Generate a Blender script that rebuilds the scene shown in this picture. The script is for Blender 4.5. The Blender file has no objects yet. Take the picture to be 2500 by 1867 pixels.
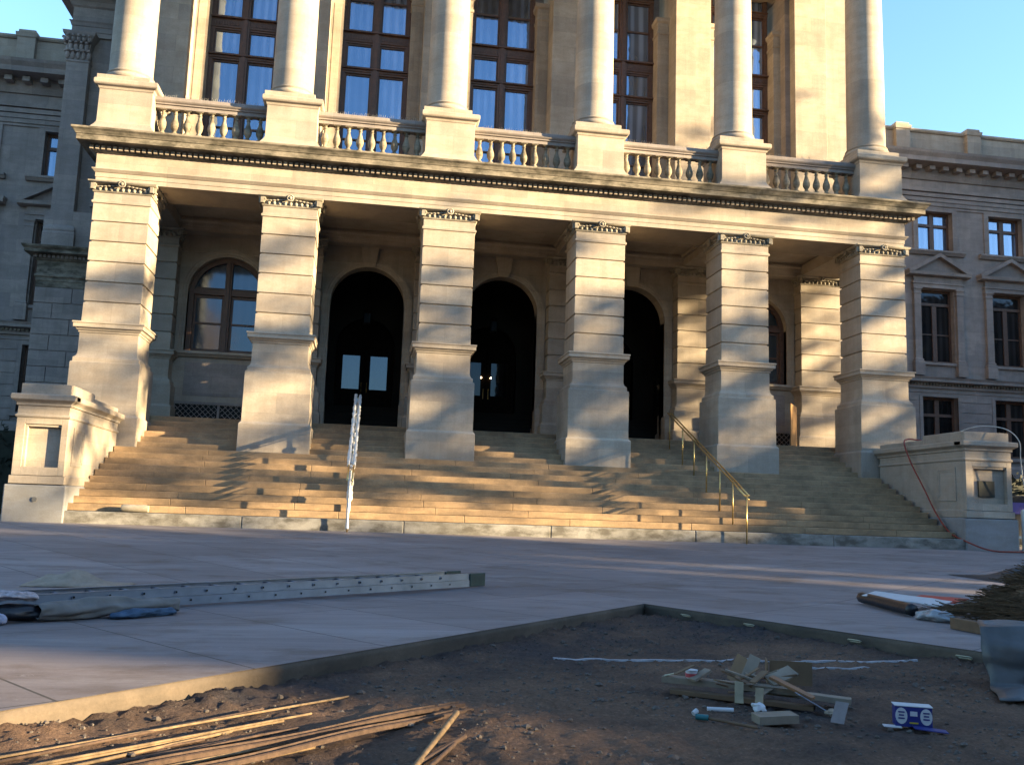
import bpy, math, random
from mathutils import Vector, Matrix, noise
random.seed(7)
R = math.radians
sc = bpy.context.scene
col = sc.collection

# ---------------------------------------------------------------- camera
CAM = (6.5628, -24.7327, 1.60)
YAW, PITCH, ROLL = -0.15232, 0.14055, -0.03404
cam = bpy.data.cameras.new("camera"); co = bpy.data.objects.new("camera", cam); col.objects.link(co)
cam.sensor_width = 36.0; cam.sensor_fit = 'HORIZONTAL'; cam.lens = 36.0*0.9; cam.clip_end = 3000; cam.clip_start = .05
Mz = Matrix.Rotation(YAW, 3, 'Z'); Mx = Matrix.Rotation(PITCH, 3, 'X'); My = Matrix.Rotation(ROLL, 3, 'Y')
Rm = Mz @ Mx @ My
rt, fw, up = Rm.col[0], Rm.col[1], Rm.col[2]
co.matrix_world = Matrix(((rt[0], up[0], -fw[0], CAM[0]), (rt[1], up[1], -fw[1], CAM[1]), (rt[2], up[2], -fw[2], CAM[2]), (0, 0, 0, 1)))
sc.camera = co
# ---------------------------------------------------------------- light
SAZ = R(112.0)      # clockwise from +Y
SEL = R(9.5)
w = bpy.data.worlds.new("World"); sc.world = w; w.use_nodes = True
nt = w.node_tree; bg = nt.nodes['Background']
sky = nt.nodes.new('ShaderNodeTexSky'); sky.sky_type = 'NISHITA'; sky.sun_disc = False
sky.sun_elevation = SEL; sky.sun_rotation = SAZ; sky.altitude = 300; sky.air_density = 1.2; sky.dust_density = .6; sky.ozone_density = 3.4
nt.links.new(sky.outputs[0], bg.inputs[0]); bg.inputs[1].default_value = 0.10
sl = bpy.data.lights.new("sun", 'SUN'); so = bpy.data.objects.new("sun", sl); col.objects.link(so)
sl.energy = 5.0; sl.angle = R(.5); sl.color = (1.0, .76, .43)
SD = Vector((math.sin(SAZ)*math.cos(SEL), math.cos(SAZ)*math.cos(SEL), math.sin(SEL)))
so.rotation_euler = SD.to_track_quat('Z', 'Y').to_euler(); so.location = (60, -30, 40)
sc.view_settings.view_transform = 'Standard'; sc.view_settings.look = 'None'; sc.view_settings.gamma = 1
sc.view_settings.exposure = 2.72
sc.render.engine = 'CYCLES'

# ---------------------------------------------------------------- materials
def nodes(name):
    m = bpy.data.materials.new(name); m.use_nodes = True
    t = m.node_tree; return m, t, t.nodes['Principled BSDF']
def N(t, kind, **k):
    n = t.nodes.new(kind)
    for a, b in k.items():
        if a.startswith('i_'):
            n.inputs[a[2:].replace('_', ' ')].default_value = b
        else: setattr(n, a, b)
    return n
def ramp(t, fac, stops):
    r = t.nodes.new('ShaderNodeValToRGB'); e = r.color_ramp.elements
    while len(e) < len(stops): e.new(.5)
    for q, (p, c) in zip(e, stops): q.position = p; q.color = (c[0], c[1], c[2], 1) if not isinstance(c, float) else (c, c, c, 1)
    t.links.new(fac, r.inputs[0]); return r
def mixc(t, a, b, f, mode='MIX'):
    n = t.nodes.new('ShaderNodeMix'); n.data_type = 'RGBA'; n.blend_type = mode
    for s, v in ((n.inputs[6], a), (n.inputs[7], b)):
        if isinstance(v, tuple): s.default_value = (v[0], v[1], v[2], 1)
        else: t.links.new(v, s)
    if isinstance(f, float): n.inputs[0].default_value = f
    else: t.links.new(f, n.inputs[0])
    return n.outputs[2]
def pos(t, sx=1, sy=1, sz=1, obj=False):
    if obj: g = t.nodes.new('ShaderNodeTexCoord').outputs['Object']
    else: g = t.nodes.new('ShaderNodeNewGeometry').outputs['Position']
    m = N(t, 'ShaderNodeMapping'); m.inputs['Scale'].default_value = (sx, sy, sz); t.links.new(g, m.inputs[0]); return m.outputs[0]
def noise_t(t, vec, scale, detail=4, rough=.55):
    n = N(t, 'ShaderNodeTexNoise'); n.inputs['Scale'].default_value = scale; n.inputs['Detail'].default_value = detail; n.inputs['Roughness'].default_value = rough
    t.links.new(vec, n.inputs['Vector']); return n.outputs['Fac']
def bump(t, bs, h, strength=.3, dist=.02):
    b = N(t, 'ShaderNodeBump'); b.inputs['Strength'].default_value = strength; b.inputs['Distance'].default_value = dist
    t.links.new(h, b.inputs['Height']); t.links.new(b.outputs[0], bs.inputs['Normal'])
KK = .66
def stone(name, c, dark=.82, rough=.85, stain=None, stain_amt=.5, obj=False, spot=28, streak=.5, bs_=.35, blocks=None):
    m, t, b = nodes(name); c = tuple(x*KK for x in c); stain = tuple(x*KK for x in stain) if stain else None
    p = pos(t, obj=obj)
    big = noise_t(t, p, .9, 5)
    r = ramp(t, big, [(.3, tuple(x*dark for x in c)), (.52, c), (.75, tuple(min(.9, x*1.12) for x in c))])
    st = noise_t(t, pos(t, 4.5, 4.5, .45, obj=obj), 1.0, 5, .6)
    rs = ramp(t, st, [(.38, .62), (.56, 1.0)])
    c1 = mixc(t, r.outputs[0], rs.outputs[0], .55*streak, 'MULTIPLY')
    if blocks:
        bt = N(t, 'ShaderNodeTexBrick'); bt.offset = .5; bt.inputs['Scale'].default_value = 1; bt.inputs['Brick Width'].default_value = blocks[0]; bt.inputs['Row Height'].default_value = blocks[1]
        bt.inputs['Mortar Size'].default_value = blocks[2]; bt.inputs['Mortar Smooth'].default_value = .3
        bt.inputs['Color1'].default_value = (.76,.76,.78,1); bt.inputs['Color2'].default_value = (1.1,1.08,1.04,1); bt.inputs['Mortar'].default_value = (.55,.53,.5,1)
        sp_ = N(t, 'ShaderNodeSeparateXYZ'); t.links.new(p, sp_.inputs[0]); cb_ = N(t, 'ShaderNodeCombineXYZ')
        ax_ = N(t, 'ShaderNodeMath', operation='ADD'); t.links.new(sp_.outputs[0], ax_.inputs[0]); ax_.inputs[1].default_value = blocks[3]+420
        az_ = N(t, 'ShaderNodeMath', operation='ADD'); t.links.new(sp_.outputs[2], az_.inputs[0]); az_.inputs[1].default_value = blocks[4]+52.2
        t.links.new(ax_.outputs[0], cb_.inputs[0]); t.links.new(az_.outputs[0], cb_.inputs[1]); t.links.new(cb_.outputs[0], bt.inputs['Vector'])
        c1 = mixc(t, c1, bt.outputs[0], .75, 'MULTIPLY')
    fine = noise_t(t, p, spot, 3, .7)
    rf = ramp(t, fine, [(.3, .8), (.7, 1.12)])
    c1 = mixc(t, c1, rf.outputs[0], .6, 'MULTIPLY')
    if stain:
        sn = noise_t(t, pos(t, 1.3, 1.3, 3.0, obj=obj), 1.6, 6, .65)
        rr = ramp(t, sn, [(.42, 0.0), (.62, stain_amt)])
        c1 = mixc(t, c1, stain, rr.outputs[0])
    t.links.new(c1, b.inputs['Base Color']); b.inputs['Roughness'].default_value = rough
    b.inputs['Specular IOR Level'].default_value = .25
    bump(t, b, noise_t(t, p, 60, 3, .7), bs_, .008)
    return m
def plain(name, c, rough=.6, metal=0., spec=.4, var=.25, scale=12, bs_=.15):
    m, t, b = nodes(name); c = tuple(x*KK for x in c) if metal < .5 else c
    p = pos(t, obj=True)
    f = noise_t(t, p, scale, 4, .6)
    r = ramp(t, f, [(.25, tuple(x*(1-var) for x in c)), (.75, tuple(min(1, x*(1+var)) for x in c))])
    t.links.new(r.outputs[0], b.inputs['Base Color']); b.inputs['Roughness'].default_value = rough
    b.inputs['Metallic'].default_value = metal; b.inputs['Specular IOR Level'].default_value = spec
    if bs_: bump(t, b, noise_t(t, p, scale*4, 3), bs_, .005)
    return m
LIME = stone('limestone', (.54, .468, .385), stain=(.32, .24, .17), stain_amt=.3, blocks=(2.1, .522, .003, 1.05, -5.98))
LIMEG = stone('limestone_grey', (.42, .365, .34), stain=(.22, .19, .16), stain_amt=.35, blocks=(1.1, .5, .004, 0, 0))  # darker, greyer tone of the limestone
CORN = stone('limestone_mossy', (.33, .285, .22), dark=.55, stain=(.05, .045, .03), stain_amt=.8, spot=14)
CAP = stone('limestone_carved', (.47, .42, .34), dark=.6, stain=(.20, .17, .12), stain_amt=.5)
BALU = stone('limestone_baluster', (.40, .34, .25), dark=.5, stain=(.10, .085, .06), stain_amt=.8)
STEP = stone('step_stone', (.49, .335, .195), dark=.72, stain=(.16, .12, .085), stain_amt=.45, streak=.5)
KERB = stone('granite_kerb', (.36, .345, .315), dark=.6, stain=(.07, .06, .045), stain_amt=.75, spot=45, streak=.3)
GRAN = stone('granite_base', (.33, .335, .345), dark=.8, stain=(.2, .17, .13), stain_amt=.3, spot=60, streak=.2)
DARKST = plain('dark_lattice', (.02, .02, .024), .9)
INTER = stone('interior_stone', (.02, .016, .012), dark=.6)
WOODB = plain('window_timber', (.13, .068, .045), .45, var=.3, scale=9)
DOORW = plain('door_wood', (.014, .009, .007), .8, var=.3, spec=.08)
BRASS = plain('brass', (.52, .36, .14), .32, .9, var=.2)
ALU = plain('aluminium', (.17, .21, .27), .45, .75, var=.25, scale=3)
HOLE = plain('hole_shade', (.01, .01, .01), .9, bs_=0)  # near-black colour standing for the shade inside holes
GREENP = plain('green_cap', (.012, .05, .045), .55)
WRAP = plain('white_wrap', (.80, .79, .76), .35, var=.12, scale=20, bs_=.9)
WHITEP = plain('white_paint', (.75, .74, .70), .6, var=.08)
REDH = plain('red_hose', (.30, .045, .025), .5)
WHITEC = plain('grey_cable', (.55, .53, .5), .5)
RUST = plain('rusty_steel', (.10, .060, .040), .85, .0, var=.5, scale=25, bs_=.5)
OCHRE = plain('ochre_rod', (.23, .155, .085), .8, var=.55, scale=18, bs_=.4)
WOOD1 = plain('raw_timber', (.27, .215, .16), .8, var=.3, scale=6, bs_=.3)
WOOD2 = plain('brown_timber', (.17, .10, .055), .8, var=.35, scale=6, bs_=.3)
PLY = plain('orange_plywood', (.42, .24, .10), .75, var=.2, scale=4)
CARDB = plain('cardboard', (.20, .125, .07), .85, var=.15)
PAPERW = plain('white_paper', (.62, .62, .64), .7, var=.06)
BLUEB = plain('blue_card', (.018, .03, .20), .45, var=.1)
YELL = plain('yellow_print', (.55, .42, .05), .5, var=.1)
PINK = plain('pink_plastic', (.6, .10, .12), .5, var=.1)
TEAL = plain('teal_plastic', (.02, .16, .18), .45)
TARP = plain('canvas', (.19, .18, .17), .8, var=.3, scale=5, bs_=.5)
TARPG = plain('grey_green_sheet', (.10, .10, .105), .45, var=.4, scale=4, bs_=.4)
BLKP = plain('black_plastic', (.012, .013, .018), .4, var=.4, bs_=.6, scale=5)
BLUEC = plain('blue_cloth', (.05, .10, .17), .85, var=.4, scale=14, bs_=.6)
BLUEW = plain('pale_blue_cloth', (.42, .44, .58), .85, var=.35, scale=14, bs_=.6)
TANC = plain('tan_cloth', (.36, .28, .21), .9, var=.25, scale=8, bs_=.5)
BRUSHM = plain('dry_brush', (.15, .095, .055), .95, var=.6, scale=30)
REDP = plain('red_print', (.5, .06, .04), .6)
VIOL = plain('violet_panel', (.12, .09, .34), .5)
BARK = plain('bark', (.10, .08, .06), .9, var=.4)
LEAF = plain('leaf', (.05, .07, .025), .7, var=.4, scale=2)
BRICKD = plain('caster_brick', (.26, .17, .13), .85)
CLAMP = plain('pale_wire', (.40, .38, .27), .5, .3)
PVC = plain('white_pvc', (.44, .47, .52), .5, var=.35, scale=22)

def glass_mat(name, c, f0=.3, curtain=0., rough=.03):
    m, t, b = nodes(name)
    p = pos(t)
    wv = N(t, 'ShaderNodeTexWave'); wv.bands_direction = 'X'; wv.inputs['Scale'].default_value = 1.1; wv.inputs['Distortion'].default_value = 3.5
    wv.inputs['Detail'].default_value = 0; wv.inputs['Detail Scale'].default_value = 1
    t.links.new(pos(t, 1, 1, .12), wv.inputs['Vector'])
    r = ramp(t, wv.outputs[1], [(.2, c), (.9, tuple(x*(1+curtain)+curtain*.02 for x in c))])
    vr = ramp(t, noise_t(t, pos(t, 1, 1, .6), .55, 2), [(.35, .35), (.65, 1.5)])
    t.links.new(mixc(t, r.outputs[0], vr.outputs[0], 1.0, 'MULTIPLY'), b.inputs['Base Color'])
    b.inputs['Roughness'].default_value = rough
    n = (1+math.sqrt(f0))/(1-math.sqrt(f0)); b.inputs['IOR'].default_value = n
    b.inputs['Specular Tint'].default_value = (.55, .72, 1.0, 1)
    bump(t, b, noise_t(t, p, 1.6, 2), .06, .03)
    return m
GLASSU = glass_mat('glass_upper', (.055, .075, .115), .28, 1.3)
GLASSW = glass_mat('glass_dark', (.010, .009, .009), .028, .3)
GLASSD = glass_mat('glass_door', (.02, .03, .04), .085, .2, .08)

def concrete_mat():
    m, t, b = nodes('plaza_concrete')
    p = pos(t)
    a = noise_t(t, p, .35, 5); c = ramp(t, a, [(.3, (.142, .122, .122)), (.7, (.20, .172, .172))]).outputs[0]
    # broom streaks and dust smears
    br = noise_t(t, pos(t, .5, 5.0, 1), 2.2, 6, .65)
    c = mixc(t, c, ramp(t, br, [(.35, .82), (.65, 1.12)]).outputs[0], .8, 'MULTIPLY')
    sm = noise_t(t, pos(t, .35, 1.6, 1), .8, 6, .7)
    c = mixc(t, c, (.24, .22, .22), ramp(t, sm, [(.50, 0.0), (.66, .8)]).outputs[0])
    # sawn joints along and across the slab edge direction
    sep = N(t, 'ShaderNodeSeparateXYZ'); t.links.new(p, sep.inputs[0])
    def lin(ax, ay, off, period, wd):
        x = N(t, 'ShaderNodeMath', operation='MULTIPLY'); t.links.new(sep.outputs[0], x.inputs[0]); x.inputs[1].default_value = ax
        y = N(t, 'ShaderNodeMath', operation='MULTIPLY_ADD'); t.links.new(sep.outputs[1], y.inputs[0]); y.inputs[1].default_value = ay; t.links.new(x.outputs[0], y.inputs[2])
        o = N(t, 'ShaderNodeMath', operation='ADD'); t.links.new(y.outputs[0], o.inputs[0]); o.inputs[1].default_value = off+50*period
        q = N(t, 'ShaderNodeMath', operation='MODULO'); t.links.new(o.outputs[0], q.inputs[0]); q.inputs[1].default_value = period
        l = N(t, 'ShaderNodeMath', operation='LESS_THAN'); t.links.new(q.outputs[0], l.inputs[0]); l.inputs[1].default_value = wd
        return l.outputs[0]
    j1 = lin(.785, .62, -(.785*5.18+.62*-19.99), 1.20, .016)
    j2 = lin(.643, -.766, -(.643*5.0+.766*20.2)+.05, 2.4, .014)
    mx = N(t, 'ShaderNodeMath', operation='MAXIMUM'); t.links.new(j1, mx.inputs[0]); t.links.new(j2, mx.inputs[1])
    c = mixc(t, c, (.05, .045, .043), mx.outputs[0])
    def cell(ax, ay, off, period):
        x = N(t, 'ShaderNodeMath', operation='MULTIPLY'); t.links.new(sep.outputs[0], x.inputs[0]); x.inputs[1].default_value = ax/period
        y = N(t, 'ShaderNodeMath', operation='MULTIPLY_ADD'); t.links.new(sep.outputs[1], y.inputs[0]); y.inputs[1].default_value = ay/period; t.links.new(x.outputs[0], y.inputs[2])
        o = N(t, 'ShaderNodeMath', operation='ADD'); t.links.new(y.outputs[0], o.inputs[0]); o.inputs[1].default_value = off/period+50
        q = N(t, 'ShaderNodeMath', operation='FLOOR'); t.links.new(o.outputs[0], q.inputs[0]); return q.outputs[0]
    cc = N(t, 'ShaderNodeCombineXYZ'); t.links.new(cell(.785, .62, -(.785*5.18+.62*-19.99), 1.20), cc.inputs[0]); t.links.new(cell(.643, -.766, -(.643*5.0+.766*20.2)+.05, 2.4), cc.inputs[1])
    wn = N(t, 'ShaderNodeTexWhiteNoise'); t.links.new(cc.outputs[0], wn.inputs['Vector'])
    c = mixc(t, c, ramp(t, wn.outputs['Value'], [(0.0, .86), (1.0, 1.10)]).outputs[0], .8, 'MULTIPLY')
    so_ = noise_t(t, pos(t, 1.2, 2.2, 1), .9, 8, .72)
    c = mixc(t, c, (.085, .062, .05), ramp(t, so_, [(.52, 0.0), (.64, .6)]).outputs[0])
    sp2 = noise_t(t, p, 7, 6, .8)
    c = mixc(t, c, (.30, .28, .27), ramp(t, sp2, [(.64, 0.0), (.70, .55)]).outputs[0])
    f = noise_t(t, p, 90, 3, .7)
    c = mixc(t, c, ramp(t, f, [(.3, .85), (.7, 1.1)]).outputs[0], .6, 'MULTIPLY')
    t.links.new(c, b.inputs['Base Color']); b.inputs['Roughness'].default_value = .7; b.inputs['Specular IOR Level'].default_value = .3
    bump(t, b, noise_t(t, pos(t, 6, 40, 1), 2.0, 4, .7), .25, .004)
    return m
PLAZA = concrete_mat()
CURB = stone('slab_edge', (.16, .125, .095), dark=.6, stain=(.06, .05, .04), stain_amt=.6, spot=50, streak=.3)
def dirt_mat():
    m, t, b = nodes('dirt')
    p = pos(t)
    a = noise_t(t, p, .9, 6, .6)
    c = ramp(t, a, [(.36, (.050, .043, .044)), (.5, (.096, .064, .048)), (.62, (.150, .094, .064))]).outputs[0]
    f = noise_t(t, p, 38, 5, .75)
    c = mixc(t, c, ramp(t, f, [(.3, .55), (.6, 1.0), (.74, 1.9)]).outputs[0], 1.0, 'MULTIPLY')
    t.links.new(c, b.inputs['Base Color']); b.inputs['Roughness'].default_value = .95; b.inputs['Specular IOR Level'].default_value = .15
    bump(t, b, noise_t(t, p, 45, 6, .75), .9, .02)
    return m
DIRT = dirt_mat()
GRAV = stone('gravel_stone', (.15, .125, .108), dark=.3, spot=50)
LAMPE, _t, _b = nodes('lamp_glow'); _b.inputs['Emission Color'].default_value = (1, .72, .4, 1); _b.inputs['Emission Strength'].default_value = 6

# ---------------------------------------------------------------- mesh builder
class MB:
    def __init__(s): s.v = []; s.f = []
    def add(s, vs, fs):
        n = len(s.v); s.v += [tuple(p) for p in vs]; s.f += [tuple(i+n for i in f) for f in fs]; return s
    def box(s, x0, x1, y0, y1, z0, z1):
        return s.add([(x0,y0,z0),(x1,y0,z0),(x1,y1,z0),(x0,y1,z0),(x0,y0,z1),(x1,y0,z1),(x1,y1,z1),(x0,y1,z1)],
                     [(3,2,1,0),(4,5,6,7),(0,1,5,4),(1,2,6,5),(2,3,7,6),(3,0,4,7)])
    def obox(s, c, ux, uy, uz, hx, hy, hz):
        c = Vector(c); vs = []
        for k in (-1, 1):
            for (i, j) in ((-1,-1),(1,-1),(1,1),(-1,1)): vs.append(c+Vector(ux)*hx*i+Vector(uy)*hy*j+Vector(uz)*hz*k)
        return s.add(vs, [(3,2,1,0),(4,5,6,7),(0,1,5,4),(1,2,6,5),(2,3,7,6),(3,0,4,7)])
    def loft(s, x0, x1, y0, y1, prof, caps=True):
        vs = []; fs = []
        for o, z in prof: vs += [(x0-o,y0-o,z),(x1+o,y0-o,z),(x1+o,y1+o,z),(x0-o,y1+o,z)]
        for i in range(len(prof)-1):
            a = 4*i; b = a+4
            for k in range(4): fs.append((a+k, a+(k+1)%4, b+(k+1)%4, b+k))
        if caps: fs.append((3,2,1,0)); n = 4*(len(prof)-1); fs.append((n,n+1,n+2,n+3))
        return s.add(vs, fs)
    def run_x(s, x0, x1, prof):            # profile in (y,z), closed polygon, extruded along x
        n = len(prof); vs = [(x0,y,z) for y,z in prof]+[(x1,y,z) for y,z in prof]
        fs = [(i,(i+1)%n,n+(i+1)%n,n+i) for i in range(n)]+[tuple(range(n))[::-1], tuple(range(n,2*n))]
        return s.add(vs, fs)
    def prism(s, poly, y0, y1):            # polygon in (x,z) extruded along y
        n = len(poly); vs = [(x,y0,z) for x,z in poly]+[(x,y1,z) for x,z in poly]
        fs = [(i,(i+1)%n,n+(i+1)%n,n+i) for i in range(n)]+[tuple(range(n))[::-1], tuple(range(n,2*n))]
        return s.add(vs, fs)
    def prism_z(s, poly, z0, z1):
        n = len(poly); vs = [(x,y,z0) for x,y in poly]+[(x,y,z1) for x,y in poly]
        fs = [(i,(i+1)%n,n+(i+1)%n,n+i) for i in range(n)]+[tuple(range(n))[::-1], tuple(range(n,2*n))]
        return s.add(vs, fs)
    def lathe(s, cx, cy, prof, n=24):
        vs = []; fs = []
        for r, z in prof:
            for k in range(n): a = 2*math.pi*k/n; vs.append((cx+r*math.cos(a), cy+r*math.sin(a), z))
        for i in range(len(prof)-1):
            for k in range(n): fs.append((i*n+k, i*n+(k+1)%n, (i+1)*n+(k+1)%n, (i+1)*n+k))
        fs.append(tuple(range(n))[::-1]); fs.append(tuple(range((len(prof)-1)*n, len(prof)*n)))
        return s.add(vs, fs)
    def tube(s, pts, r, n=8, closed=False):
        pts = [Vector(p) for p in pts]; m = len(pts); vs = []; fs = []
        rr = r if isinstance(r, (list, tuple)) else [r]*m
        prev = None
        for i, p in enumerate(pts):
            a = pts[i-1] if (i > 0 or closed) else p; b = pts[(i+1) % m] if (i < m-1 or closed) else p
            d = (b-a).normalized() if (b-a).length > 1e-9 else Vector((0,0,1))
            if prev is None: u = d.orthogonal().normalized()
            else:
                u = prev-d*prev.dot(d); u = u.normalized() if u.length > 1e-6 else d.orthogonal().normalized()
            prev = u; v = d.cross(u)
            for k in range(n): t = 2*math.pi*k/n; vs.append(p+(u*math.cos(t)+v*math.sin(t))*rr[i])
        for i in range(m if closed else m-1):
            j = (i+1) % m
            for k in range(n): fs.append((i*n+k, i*n+(k+1)%n, j*n+(k+1)%n, j*n+k))
        if not closed: fs.append(tuple(range(n))[::-1]); fs.append(tuple(range((m-1)*n, m*n)))
        return s.add(vs, fs)
    def ell(s, c, rx, ry, rz, n=8, m=5):
        vs = [(c[0], c[1], c[2]-rz)]; fs = []
        for i in range(1, m):
            ph = -math.pi/2+math.pi*i/m
            for k in range(n): t = 2*math.pi*k/n; vs.append((c[0]+rx*math.cos(ph)*math.cos(t), c[1]+ry*math.cos(ph)*math.sin(t), c[2]+rz*math.sin(ph)))
        vs.append((c[0], c[1], c[2]+rz)); L = len(vs)-1
        for k in range(n): fs.append((0, 1+(k+1)%n, 1+k)); fs.append((L, 1+(m-2)*n+k, 1+(m-2)*n+(k+1)%n))
        for i in range(m-2):
            for k in range(n): a = 1+i*n; fs.append((a+k, a+(k+1)%n, a+n+(k+1)%n, a+n+k))
        return s.add(vs, fs)
    def mesh(s, name, mat):
        me = bpy.data.meshes.new(name); me.from_pydata(s.v, [], s.f); me.materials.append(mat); me.update(); return me
    def build(s, name, mat, parent=None, smooth=False, bevel=0., loc=None):
        o = bpy.data.objects.new(name, s.mesh(name, mat)); col.objects.link(o)
        if smooth: o.data.polygons.foreach_set('use_smooth', [True]*len(o.data.polygons))
        if smooth == 'auto':
            o.data.set_sharp_from_angle(angle=R(40))
        if parent is not None: attach(o, parent, loc)
        elif loc: o.location = loc
        if bevel:
            b = o.modifiers.new('bevel', 'BEVEL'); b.width = bevel; b.segments = 2; b.limit_method = 'ANGLE'; b.angle_limit = R(35)
        return o
def attach(o, parent, loc=None):
    o.parent = parent; base = Vector(loc) if loc else Vector((0,0,0))
    if parent.type == 'EMPTY' and parent.get('_abs'): o.location = base-Vector(parent['_abs'])
    else: o.location = base
def tag(o, label=None, cat=None, group=None, kind=None):
    if label: o['label'] = label
    if cat: o['category'] = cat
    if group: o['group'] = group
    if kind: o['kind'] = kind
    return o
def thing(name, label, cat, loc=(0,0,0), group=None, absolute=True, rz=0):
    o = bpy.data.objects.new(name, None); col.objects.link(o); o.location = loc; o.rotation_euler = (0,0,rz)
    o.empty_display_size = .2
    if absolute: o['_abs'] = [float(x) for x in loc]
    return tag(o, label, cat, group)
def copy_part(src, parent, loc):
    c = src.copy(); col.objects.link(c); attach(c, parent, loc)
    for ch in [k for k in bpy.data.objects if k.parent == src]:
        d = ch.copy(); col.objects.link(d); d.parent = c
    return c

# ================================================================ GROUND
def tz(y): return 1.10 if y > -4.75 else (1.10+(y+4.75)*(.44/9.25) if y > -14 else .66)
mb = MB(); mb.add([(-600,-600,.40),(600,-600,.40),(600,600,.40),(-600,600,.40)], [(0,1,2,3)])
tag(mb.build('ground', DIRT), kind='structure')
C0 = (9.67, -14.67); EL = (-1.35, -27.8); ER = (16.2, -27.8)
mb = MB(); X0, X1 = -70, 90
ys = [60, -4.75, -14.0, -14.67]
for i in range(3):
    a, b = ys[i], ys[i+1]; mb.add([(X0,b,tz(b)),(X1,b,tz(b)),(X1,a,tz(a)),(X0,a,tz(a))], [(0,1,2,3)])
mb.add([(X0,-14.67,.66),(C0[0],-14.67,.66),(EL[0],EL[1],.66),(X0,EL[1],.66)], [(0,3,2,1)])
mb.add([(X1,-14.67,.66),(C0[0],-14.67,.66),(ER[0],ER[1],.66),(X1,ER[1],.66)], [(0,1,2,3)])
tag(mb.build('plaza_pavement', PLAZA), kind='structure')
# the slab's rough edge round the dug bed
mb = MB()
def edge(a, b, n):
    d = Vector((b[0]-a[0], b[1]-a[1], 0)); L = d.length; d.normalize(); k = int(L/.08)
    vs = []
    for i in range(k+1):
        p = Vector((a[0], a[1], 0))+d*L*i/k
        for z, o in ((.6585, .012), (.652, .0), (.62, -.004), (.575, .002), (.40, 0)):
            q = noise.noise(Vector((p.x*9, p.y*9, z*20)))*.006
            vs.append((p.x-n[0]*(o+q), p.y-n[1]*(o+q), z))
    fs = []
    for i in range(k):
        for j in range(4): fs.append((i*5+j, (i+1)*5+j, (i+1)*5+j+1, i*5+j+1))
    mb.add(vs, fs)
dl = Vector((EL[0]-C0[0], EL[1]-C0[1])).normalized(); nl = (-dl.y, dl.x)
dr = Vector((ER[0]-C0[0], ER[1]-C0[1])).normalized(); nr = (dr.y, -dr.x)
edge(C0, EL, (-nl[0], -nl[1]) if nl[0] < 0 else nl); edge(C0, ER, nr if nr[0] < 0 else (-nr[0], -nr[1]))
tag(mb.build('plaza_edge', CURB, smooth=True), kind='structure')
# dirt bed
def dz(x, y):
    p = Vector((x, y, 0)); h = .528+noise.noise(p*.9)*.022+noise.noise(p*3.1)*.014+noise.noise(p*7)*.015+noise.noise(p*16)*.010+max(0,noise.noise(p*27)-.15)*.040
    # crumbled spoil along the slab edges
    for d in (dl, dr):
        e = abs((x-C0[0])*d.y-(y-C0[1])*d.x); t = (x-C0[0])*d.x+(y-C0[1])*d.y
        if t > 0: h += .050*math.exp(-(e/.25)**2)*(0.4+noise.noise(p*2.2+Vector((5,0,0)))+abs(noise.noise(p*14)))
    return min(h, .63)
mb = MB(); x0, x1, y0, y1, st = 3.6, 13.6, -23.6, -14.6, .036
nx = int((x1-x0)/st); ny = int((y1-y0)/st)
for j in range(ny+1):
    for i in range(nx+1):
        x = x0+i*st; y = y0+j*st; mb.v.append((x, y, dz(x, y)))
for j in range(ny):
    for i in range(nx):
        a = j*(nx+1)+i; mb.f.append((a, a+1, a+nx+2, a+nx+1))
tag(mb.build('dirt_bed', DIRT, smooth=True), kind='structure')
mb = MB()
for (bx0, bx1, by0, by1) in ((-2, 3.6, -40, -14.7), (13.6, 22, -40, -14.7), (3.6, 13.6, -40, -23.6)):
    pass
mb.add([(-40,-60,.50),(60,-60,.50),(60,-23.5,.50),(-40,-23.5,.50)], [(0,1,2,3)])
tag(mb.build('dirt_verge', DIRT), kind='structure')
def in_pit(x, y):
    t = y-C0[1]
    if t > -.1: return False
    xl = C0[0]+dl.x/dl.y*t; xr = C0[0]+dr.x/dr.y*t
    return xl+.04 < x < xr-.04
mb = MB()
def pebble(x, y, z, s):
    a = random.random()*6.28; k = random.choice((4,5,6)); vs = []
    for lv, rr, zz in ((0, .9, -.3), (1, 1.0, .15), (2, .5, .6)):
        for q in range(k):
            t = a+q*6.283/k; r = rr*s*random.uniform(.7, 1.15); vs.append((x+r*math.cos(t), y+r*math.sin(t)*.8, z+zz*s*random.uniform(.7, 1.1)))
    fs = []
    for l in range(2):
        for q in range(k): fs.append((l*k+q, l*k+(q+1)%k, (l+1)*k+(q+1)%k, (l+1)*k+q))
    fs.append(tuple(range(2*k, 3*k))); mb.add(vs, fs)
cnt = 0
while cnt < 5600:
    x = random.uniform(4.4, 12.6); y = random.uniform(-21.6, -14.8)
    if not in_pit(x, y): continue
    if noise.noise(Vector((x*1.3, y*1.3, 4))) < random.uniform(-.5, .25): continue
    s = random.choice((.004, .005, .006, .007, .009, .012)) * random.uniform(.8, 1.4)
    if random.random() < .03: s = random.uniform(.014, .030)
    pebble(x, y, dz(x, y)+s*.2, s); cnt += 1
tag(mb.build('gravel', GRAV), kind='stuff')
bpy.data.objects['gravel']['label'] = 'loose stones and crumbs scattered over the brown dirt bed'
bpy.data.objects['gravel']['category'] = 'gravel'

# ================================================================ BUILDING
S = 4.2; ZB = 2.88; ZL = 3.86; YW = 3.5
bld = thing('capitol_building', 'cream limestone government building with a portico of six square piers and round columns above', 'building', (10.5, 3.5, 1.1))
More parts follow.
